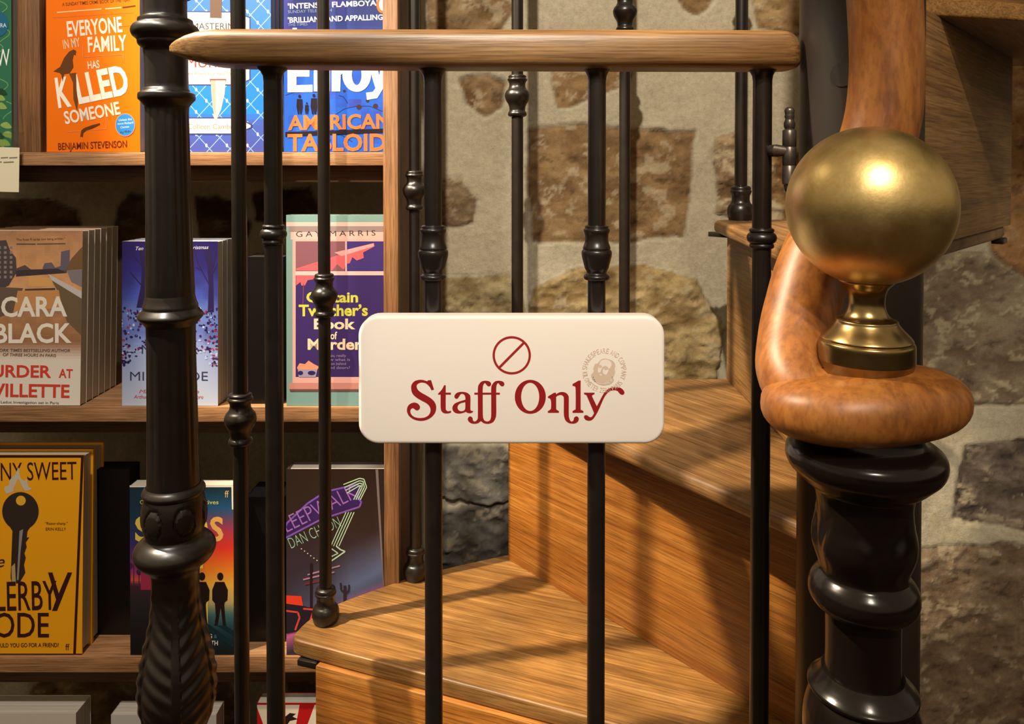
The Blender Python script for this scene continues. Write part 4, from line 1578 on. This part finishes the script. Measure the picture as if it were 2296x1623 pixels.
def art_mistletoe(P):
    def f_(u, v):
        c_ = grad([(0, (38, 26, 84)), (0.16, (44, 40, 118)), (0.34, (74, 96, 190)), (0.44, (126, 156, 226)), (0.55, (110, 130, 206)), (0.66, (168, 186, 232)), (1, (206, 214, 232))], v)
        n_ = float(fbm(np.array([u * 10.0]), np.array([v * 16.0]), 44)[0]) - 0.5
        e_ = abs(u - 0.5) * 2
        return mix(tuple(max(0, min(255, q * (1 + 0.35 * n_ * (v < 0.62)))) for q in c_), (34, 26, 84), max(0, e_ - 0.35) * (1.1 - v) * 0.9)
    P.grid(268, 541, 490, 912, 44, 72, f_)
    tr = (40, 30, 74)
    P.poly([(306, 690), (316, 640), (318, 600), (312, 560), (330, 560), (334, 600), (330, 650), (326, 690)], tr)
    P.poly([(466, 700), (468, 640), (464, 590), (460, 556), (474, 556), (478, 600), (480, 700)], tr)
    for (a, b_, c_, d_) in ((470, 640, 444, 590), (444, 590, 436, 560), (452, 606, 440, 600), (474, 620, 488, 590), (470, 610, 456, 560), (478, 600, 484, 560), (322, 600, 296, 570), (326, 620, 350, 580), (318, 640, 292, 610), (350, 580, 356, 556)):
        P.line([(a, b_), (c_, d_)], 2.6, tr)
    rs_ = random.Random(8)
    for k in range(260):
        side = rs_.choice((0, 1))
        t = rs_.random() ** 1.3
        yy = 690 + 130 * rs_.random()
        spread = 92 * (1 - abs((yy - 735) / 90)) + 10
        xx = 272 + spread * t if side == 0 else 488 - spread * t * 0.9
        P.ell(xx, yy, rs_.uniform(1.5, 4), rs_.uniform(1.5, 3.5), rs_.choice([(48, 34, 92), (60, 40, 100), (40, 28, 76), (150, 50, 84), (176, 190, 236)]), 7)
        P.layer -= 1
    P.layer += 1
    P.text('Ten Classic Crimes for Christmas', 305, 561, 468, 558, 8, (222, 214, 230), 0.0, 0.35)
    ink = (58, 58, 92)
    P.text('MURDER', 318, 793, 444, 793, 20, ink, -0.006)
    P.text('UNDER THE', 345, 815, 420, 815, 9, ink, -0.006)
    P.text('MISTLETOE', 292, 853, 466, 853, 20, ink, -0.006)
    P.text('P. D. James', 328, 868, 430, 868, 8, (204, 90, 110), 0, 0.3)
    P.text('Margery Allingham', 312, 881, 446, 881, 8, (204, 90, 110), 0, 0.3)
    P.text('Arthur Conan Doyle & many more', 300, 893, 456, 893, 8, (204, 90, 110), 0, 0.3)


b, Mb, wb, hb = make_book('book', 'snowy blue woodland paperback behind the tall iron post', 2, 271, 486, 541, 0.016, (196, 204, 226), art_mistletoe, lean=1.0)
book_copy(b, 0.0165, 'second copy standing right behind the snowy woodland paperback', group='copies behind the snowy woodland paperback')
book_copy(b, 0.0330, 'third and rear copy behind the snowy woodland paperback', group='copies behind the snowy woodland paperback')
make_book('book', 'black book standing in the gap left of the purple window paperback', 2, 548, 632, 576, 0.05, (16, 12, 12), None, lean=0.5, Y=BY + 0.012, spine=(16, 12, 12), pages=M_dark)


def art_twitcher(P):
    P.rect(640, 478, 880, 915, (120, 152, 148))
    P.rect(640, 498, 880, 507, (214, 172, 164))
    P.rect(648, 507, 880, 520, (142, 122, 122))
    P.rect(652, 520, 880, 537, (206, 168, 160))
    P.text('GAY MARRIS', 664, 531, 842, 528, 12, (60, 46, 46), 0.0, 0, 1.5)
    P.rect(656, 537, 880, 872, (214, 160, 152))
    P.rect(663, 541, 880, 845, (58, 40, 96))
    P.rect(663, 541, 776, 608, (128, 82, 92))
    P.poly([(664, 606), (664, 602), (770, 568), (838, 545), (840, 552), (814, 566), (816, 578), (800, 584), (790, 576), (784, 594), (770, 604), (756, 592), (744, 607)], (206, 92, 100))
    P.poly([(750, 566), (838, 544), (838, 552), (766, 574)], (220, 150, 150))
    P.poly([(776, 541), (880, 541), (880, 608), (772, 608), (774, 592), (784, 590), (790, 578), (800, 586), (816, 578), (814, 566), (840, 552), (838, 545), (776, 560)], (62, 46, 110))
    P.rect(774, 541, 778, 608, (206, 170, 172))
    P.rect(663, 608, 880, 617, (216, 176, 172))
    P.poly([(664, 617), (706, 617), (704, 626), (690, 628), (684, 640), (676, 640), (674, 632), (664, 640)], (206, 92, 100))
    P.line([(681, 636), (679, 690)], 2, (120, 60, 90))
    yel = (196, 190, 74)
    P.text('Captain', 687, 677, 803, 677, 22, yel, 0.03)
    P.text('Twitcher’s', 670, 708, 825, 707, 24, yel, 0.03)
    P.text('Book', 704, 737, 797, 737, 22, (226, 200, 170), 0.03)
    P.text('of', 741, 760, 756, 760, 16, (226, 200, 170), 0.02)
    P.text('Murder', 690, 783, 812, 783, 23, (226, 200, 170), 0.03)
    for i, t_ in enumerate(('Do you really', 'know what is', 'going on behind', 'closed doors?')):
        P.text(t_, 722, 800 + 9 * i, 776 + (9 if i % 2 else 0), 800 + 9 * i, 6, (150, 130, 160))
    P.poly([(666, 824), (672, 814), (684, 816), (692, 808), (704, 816), (716, 822), (712, 828), (668, 828)], (222, 140, 110))
    P.poly([(668, 828), (712, 828), (708, 845), (670, 845)], (150, 140, 170))
    P.ell(674, 836, 6, 5, (50, 36, 84), 12)
    P.ell(699, 836, 9, 5, (50, 36, 84), 12)
    P.rect(648, 858, 880, 872, (190, 128, 118))
    P.rect(650, 872, 880, 877, (110, 72, 70))


make_book('book', 'teal paperback with purple window picture and yellow title', 2, 641, 876, 482, 0.02, (120, 152, 148), art_twitcher, lean=0.6)


def art_ellerby(P):
    dk = (58, 24, 26)
    P.rect(-75, 1020, 187, 1026, dk)
    P.poly([(182, 1020), (188, 1020), (170, 1471), (164, 1471)], dk)
    P.rect(-75, 1465, 187, 1475, dk)
    P.text('JONNY SWEET', -70, 1079, 172, 1075, 40, dk, 0.0)
    fl = (206, 196, 176)
    P.poly([(14, 1106), (10, 1092), (20, 1088), (22, 1076), (34, 1064), (42, 1048), (46, 1070), (56, 1078), (60, 1072), (64, 1090), (72, 1096), (60, 1100), (40, 1098), (24, 1104)], fl, smooth=True)
    P.poly([(30, 1100), (36, 1082), (42, 1074), (50, 1090), (54, 1100)], (232, 170, 60), smooth=True)
    kc = (54, 42, 36)
    P.ell(46, 1146, 41, 43, kc, 40, hole=(0.1, 0.1))
    P.poly([(14, 1168), (78, 1168), (62, 1190), (60, 1205), (66, 1204), (58, 1216), (60, 1226), (55, 1240), (58, 1250), (54, 1266), (57, 1284), (44, 1306), (28, 1310), (24, 1296), (28, 1190)], kc)
    P.ell(47, 1122, 11, 11, (240, 180, 50), 24)
    P.poly([(44, 1190), (52, 1186), (46, 1240), (42, 1300), (38, 1300)], (150, 140, 140))
    P.poly([(26, 1270), (34, 1262), (36, 1308), (27, 1308)], (190, 160, 110))
    P.text('“Razor-sharp.”', 101, 1176, 152, 1176, 6, dk, 0.0)
    P.text('ERIN KELLY', 103, 1189, 148, 1189, 6.5, dk, 0.0)
    P.text('The', -50, 1276, 12, 1270, 26, dk, 0.0, 0.3)
    P.text('ELLERBY', -58, 1370, 128, 1366, 64, dk, 0.006)
    P.poly([(108, 1283), (118, 1283), (132, 1330), (152, 1283), (162, 1283), (128, 1369), (117, 1369), (126, 1344)], dk)
    P.text('CODE', -56, 1428, 110, 1428, 54, dk, 0.006)
    P.text('HOW FAR WOULD YOU GO FOR A FRIEND?', -66, 1451, 132, 1450, 9, dk, 0.008)
    P.text('ff', 147, 1457, 156, 1457, 14, dk, 0.0)


b, Mb, wb, hb = make_book('book', 'amber yellow hardback with a big dark key on its cover', 3, -76, 168, 1020, 0.024, (246, 168, 22), art_ellerby, lean=1.9, hard=True, w=0.1372)
book_copy(b, 0.0245, 'second copy standing right behind the amber hardback with the key', group='copies behind the amber key hardback')
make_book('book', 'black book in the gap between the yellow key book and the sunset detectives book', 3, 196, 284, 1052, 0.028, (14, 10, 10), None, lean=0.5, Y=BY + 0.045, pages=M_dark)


def art_suspects(P):
    def f_(u, v):
        left = grad([(0, (30, 52, 66)), (0.2, (34, 60, 84)), (0.34, (62, 50, 116)), (0.5, (150, 56, 110)), (0.55, (222, 90, 70)), (0.58, (66, 44, 50)), (0.7, (42, 38, 42)), (1, (22, 20, 20))], v)
        right = grad([(0, (26, 48, 60)), (0.13, (40, 88, 130)), (0.26, (180, 60, 84)), (0.36, (230, 58, 44)), (0.48, (240, 130, 40)), (0.58, (240, 180, 70)), (0.68, (196, 170, 110)), (0.75, (70, 110, 112)), (0.85, (30, 60, 72)), (1, (20, 22, 22))], v)
        n_ = float(fbm(np.array([u * 6.0]), np.array([v * 9.0]), 61)[0]) - 0.5
        return mix(left, right, (u - 0.22 + 0.3 * n_) * 2.0)
    P.grid(283, 1090, 524, 1473, 56, 88, f_)
    P.rect(283, 1088, 524, 1092, (244, 236, 222))
    P.poly([(519, 1090), (524, 1090), (523, 1142), (520, 1142)], (244, 236, 222))
    y_ = (222, 214, 96)
    P.text('O', 314, 1130, 323, 1130, 9, y_, 0.005)
    P.text('detectives', 425, 1130, 490, 1130, 9, y_, 0.005)
    P.text('ff', 504, 1115, 513, 1115, 15, (232, 190, 110), 0.0)
    P.text('S', 303, 1212, 336, 1212, 52, (240, 212, 84), 0.03)
    P.text('D', 433, 1210, 466, 1210, 50, (240, 206, 84), 0.03)
    P.text('S', 471, 1211, 501, 1211, 50, (240, 180, 96), 0.03)
    P.rect(440, 1264, 455, 1274, (240, 206, 84))
    P.rect(453, 1346, 466, 1398, (240, 214, 84))
    sil = (34, 22, 18)
    for (xx, s_) in ((452, 1.05), (493, 1.0)):
        P.ell(xx + 1, 1292, 7 * s_, 9 * s_, sil, 14)
        P.poly([(xx - 10, 1304), (xx + 10, 1304), (xx + 18, 1322), (xx + 17, 1345), (xx + 11, 1350), (xx + 10, 1356), (xx + 12, 1386), (xx + 14, 1402), (xx + 7, 1402), (xx + 2, 1362), (xx - 5, 1402), (xx - 12, 1402), (xx - 9, 1380), (xx - 11, 1352), (xx - 17, 1345), (xx - 17, 1322)], sil)
    P.poly([(440, 1402), (470, 1400), (524, 1440), (524, 1452)], (20, 46, 54))
    P.poly([(486, 1402), (506, 1402), (524, 1414), (524, 1424)], (20, 46, 54))
    for (xx, hh_) in ((300, 60), (292, 40), (312, 26)):
        P.rect(xx - 1, 1310 - hh_, xx + 1, 1316, (92, 36, 76))
        P.ell(xx, 1308 - hh_, 6, 7, (80, 34, 76), 10)
    P.rect(316, 1282, 340, 1322, (168, 50, 84))
    P.text('G', 468, 1430, 476, 1430, 9, (226, 226, 226), 0.01)
    P.text('&', 480, 1430, 487, 1430, 8, (90, 120, 130), 0.0)
    P.text('TH', 473, 1446, 489, 1446, 10, (226, 226, 226), 0.02)


make_book('book', 'paperback with sunset sky and silhouetted couple, behind the leafy post base', 3, 285, 522, 1088, 0.019, (26, 30, 34), art_suspects, lean=0.5)


def art_sleep(P):
    def f_(u, v):
        c_ = grad([(0, (46, 32, 24)), (0.3, (52, 36, 32)), (0.5, (56, 44, 52)), (1, (52, 44, 56))], v)
        ctr = u * 0.9 - v + 0.06
        glow = max(0.0, 1 - abs(v - (0.80 - 0.30 * u)) * 4.6) * (0.25 + 0.75 * u)
        c_ = mix(c_, (104, 118, 160), glow)
        pk = max(0.0, 1 - abs(v - (0.90 - 0.26 * u)) * 12)
        return mix(c_, (214, 100, 160), pk * 0.9)
    P.grid(625, 1050, 880, 1480, 56, 88, f_)
    vi, pk, gr = (124, 84, 176), (176, 108, 150), (184, 214, 178)
    P.poly([(636, 1196), (640, 1178), (690, 1130), (730, 1104), (800, 1086), (812, 1094), (806, 1110), (814, 1126), (800, 1134), (720, 1160), (640, 1204)], (58, 34, 92))
    P.line([(636, 1190), (644, 1172), (690, 1128), (730, 1102), (800, 1086), (808, 1092)], 4, vi)
    P.line([(640, 1206), (720, 1164), (806, 1136), (810, 1126), (800, 1110), (810, 1096)], 4, vi)
    P.text('SLEEPWALK', 628, 1202, 804, 1114, 34, (158, 108, 180), -0.012)
    P.text('DAN CHAON', 654, 1230, 766, 1180, 25, (150, 200, 168), -0.018)
    for k_ in range(4):
        o_ = k_ * 5
        P.line([(770 + o_ * 0.5, 1086 + o_ * 1.3), (806, 1072 + o_ * 1.1), (816 - o_ * 0.4, 1074 + o_), (822 - o_, 1092), (808 - o_, 1120)], 2.2, gr)
        P.line([(794 - o_ * 1.2, 1148), (760 - o_ * 1.2, 1224)], 2.0, gr)
    P.line([(754, 1224), (764, 1232), (774, 1236), (742, 1258), (736, 1244)], 3, gr)
    P.line([(744, 1230), (758, 1240), (742, 1248)], 2.4, gr)
    for k_ in range(10):
        P.ell(676 + 7 * k_, 1230 + 5.2 * k_, 1.5, 1.5, (210, 196, 170), 8)
    P.line([(690, 1288), (762, 1268)], 3.4, (176, 122, 142))
    P.line([(680, 1299), (750, 1282)], 3.4, (176, 122, 142))
    P.line([(684, 1309), (738, 1297)], 4, (120, 44, 48))
    P.rect(695, 1262, 701, 1370, (44, 26, 28))
    P.poly([(640, 1334), (676, 1336), (680, 1358), (638, 1352)], (226, 62, 40))
    P.poly([(638, 1352), (682, 1358), (712, 1366), (690, 1410), (640, 1420)], (40, 30, 40))
    P.line([(636, 1368), (668, 1372), (672, 1384), (662, 1412)], 4, (214, 70, 56))
    P.line([(680, 1364), (704, 1366), (696, 1390), (684, 1402)], 4, (214, 70, 56))
    ca = (52, 38, 44)
    P.rect(770, 1312, 777, 1350, ca)
    P.line([(764, 1306), (765, 1322), (773, 1328)], 4, ca)
    P.line([(783, 1310), (782, 1324), (775, 1330)], 4, ca)
    P.poly([(740, 1364), (770, 1348), (800, 1346), (770, 1372)], (70, 44, 72))
    P.poly([(842, 1050), (848, 1050), (866, 1330), (860, 1330)], (120, 104, 104))
    P.poly([(848, 1050), (890, 1050), (890, 1480), (870, 1480)], (44, 32, 30))


make_book('book', 'dark night hardback with neon roadside sign and red car', 3, 638, 876, 1052, 0.026, (44, 32, 28), art_sleep, lean=0.6, hard=True)
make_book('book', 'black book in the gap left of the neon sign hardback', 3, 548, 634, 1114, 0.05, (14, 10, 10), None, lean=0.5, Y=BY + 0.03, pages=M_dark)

# bottom shelf: only the tops of three books show
b4, _, _, _ = make_book('book', 'thick pale book on the bottom shelf under the amber key hardback', 4, -60, 156, 1625, 0.034, (206, 196, 182), None, lean=0.4, h=0.198)


def art_sun(P):
    P.rect(560, 1580, 790, 2000, (232, 218, 196))
    cx_, cy_ = 640, 1760
    P.layer += 1
    for k in range(18):
        a0_, a1_ = 2 * math.pi * k / 18, 2 * math.pi * (k + 0.5) / 18
        P.poly([(cx_, cy_), (cx_ + 400 * math.cos(a0_), cy_ + 400 * math.sin(a0_)), (cx_ + 400 * math.cos(a1_), cy_ + 400 * math.sin(a1_))], (188, 24, 26))
        P.layer -= 1
    P.layer += 1
    P.poly([(640, 1606), (650, 1598), (664, 1600), (656, 1606), (668, 1612), (650, 1616), (640, 1630)], (40, 24, 22))


make_book('book', 'pale book with cut corner edges on the bottom shelf behind the post', 4, 238, 474, 1625, 0.026, (196, 190, 186), None, lean=0.4, h=0.196)
make_book('book', 'book with red and white sunburst cover on the bottom shelf by the stair', 4, 570, 790, 1592, 0.02, (188, 24, 26), art_sun, lean=0.4, Y=BY + 0.01, h=0.206)

# ------------------------------------------------------------------ label holder on the upper shelf's edge
LD = BY - 0.006
a, b_ = at(-70, 430, LD), at(46, 283, LD)
lab = thing('label_holder', 'clear plastic label holder with a cream card under the green book', 'label holder', (a.x, LD, a.z))
M_ac, nt_, bb_ = new_mat('clear_acrylic')
bb_.inputs['Base Color'].default_value = (0.95, 0.97, 0.96, 1)
bb_.inputs['Roughness'].default_value = 0.08
bb_.inputs['Transmission Weight'].default_value = 1.0
bb_.inputs['IOR'].default_value = 1.1
bb_.inputs['Alpha'].default_value = 0.35
bm_obj('clear_pocket', box_bm(a.x, b_.x, LD, LD + 0.0025, a.z, b_.z, 0.0004), M_ac, lab)
c_, d_ = at(-66, 428, LD - 0.001), at(41, 328, LD - 0.001)
Mc = Matrix.Translation((c_.x, LD - 0.001, c_.z)) @ Matrix.Rotation(1.5 * D2R, 4, 'Y')
Pc = Print(Mc, d_.x - c_.x, d_.z - c_.z)
for y_a, xs in ((354, (-60, -30, -24, -2, 2, 18, 21, 39)), (364, (-60, -20, -14, 4, 8, 31))):
    for k_ in range(0, len(xs), 2):
        Pc.line([(xs[k_], y_a), (xs[k_ + 1], y_a - 1)], 2.6, (132, 124, 106))
cv_, cf_ = box_faces(0, d_.x - c_.x, 0, 0.0005, 0, d_.z - c_.z)
cc_ = [lin((232, 220, 186))] * 6
cv_ = list(cv_)
cf_ = list(cf_)
Pc.add_to(cv_, cf_, cc_)
card = colour_mesh('card', cv_, cf_, cc_, M_print, lab)
card.matrix_parent_inverse = lab.matrix_basis.inverted()
card.matrix_basis = Mc
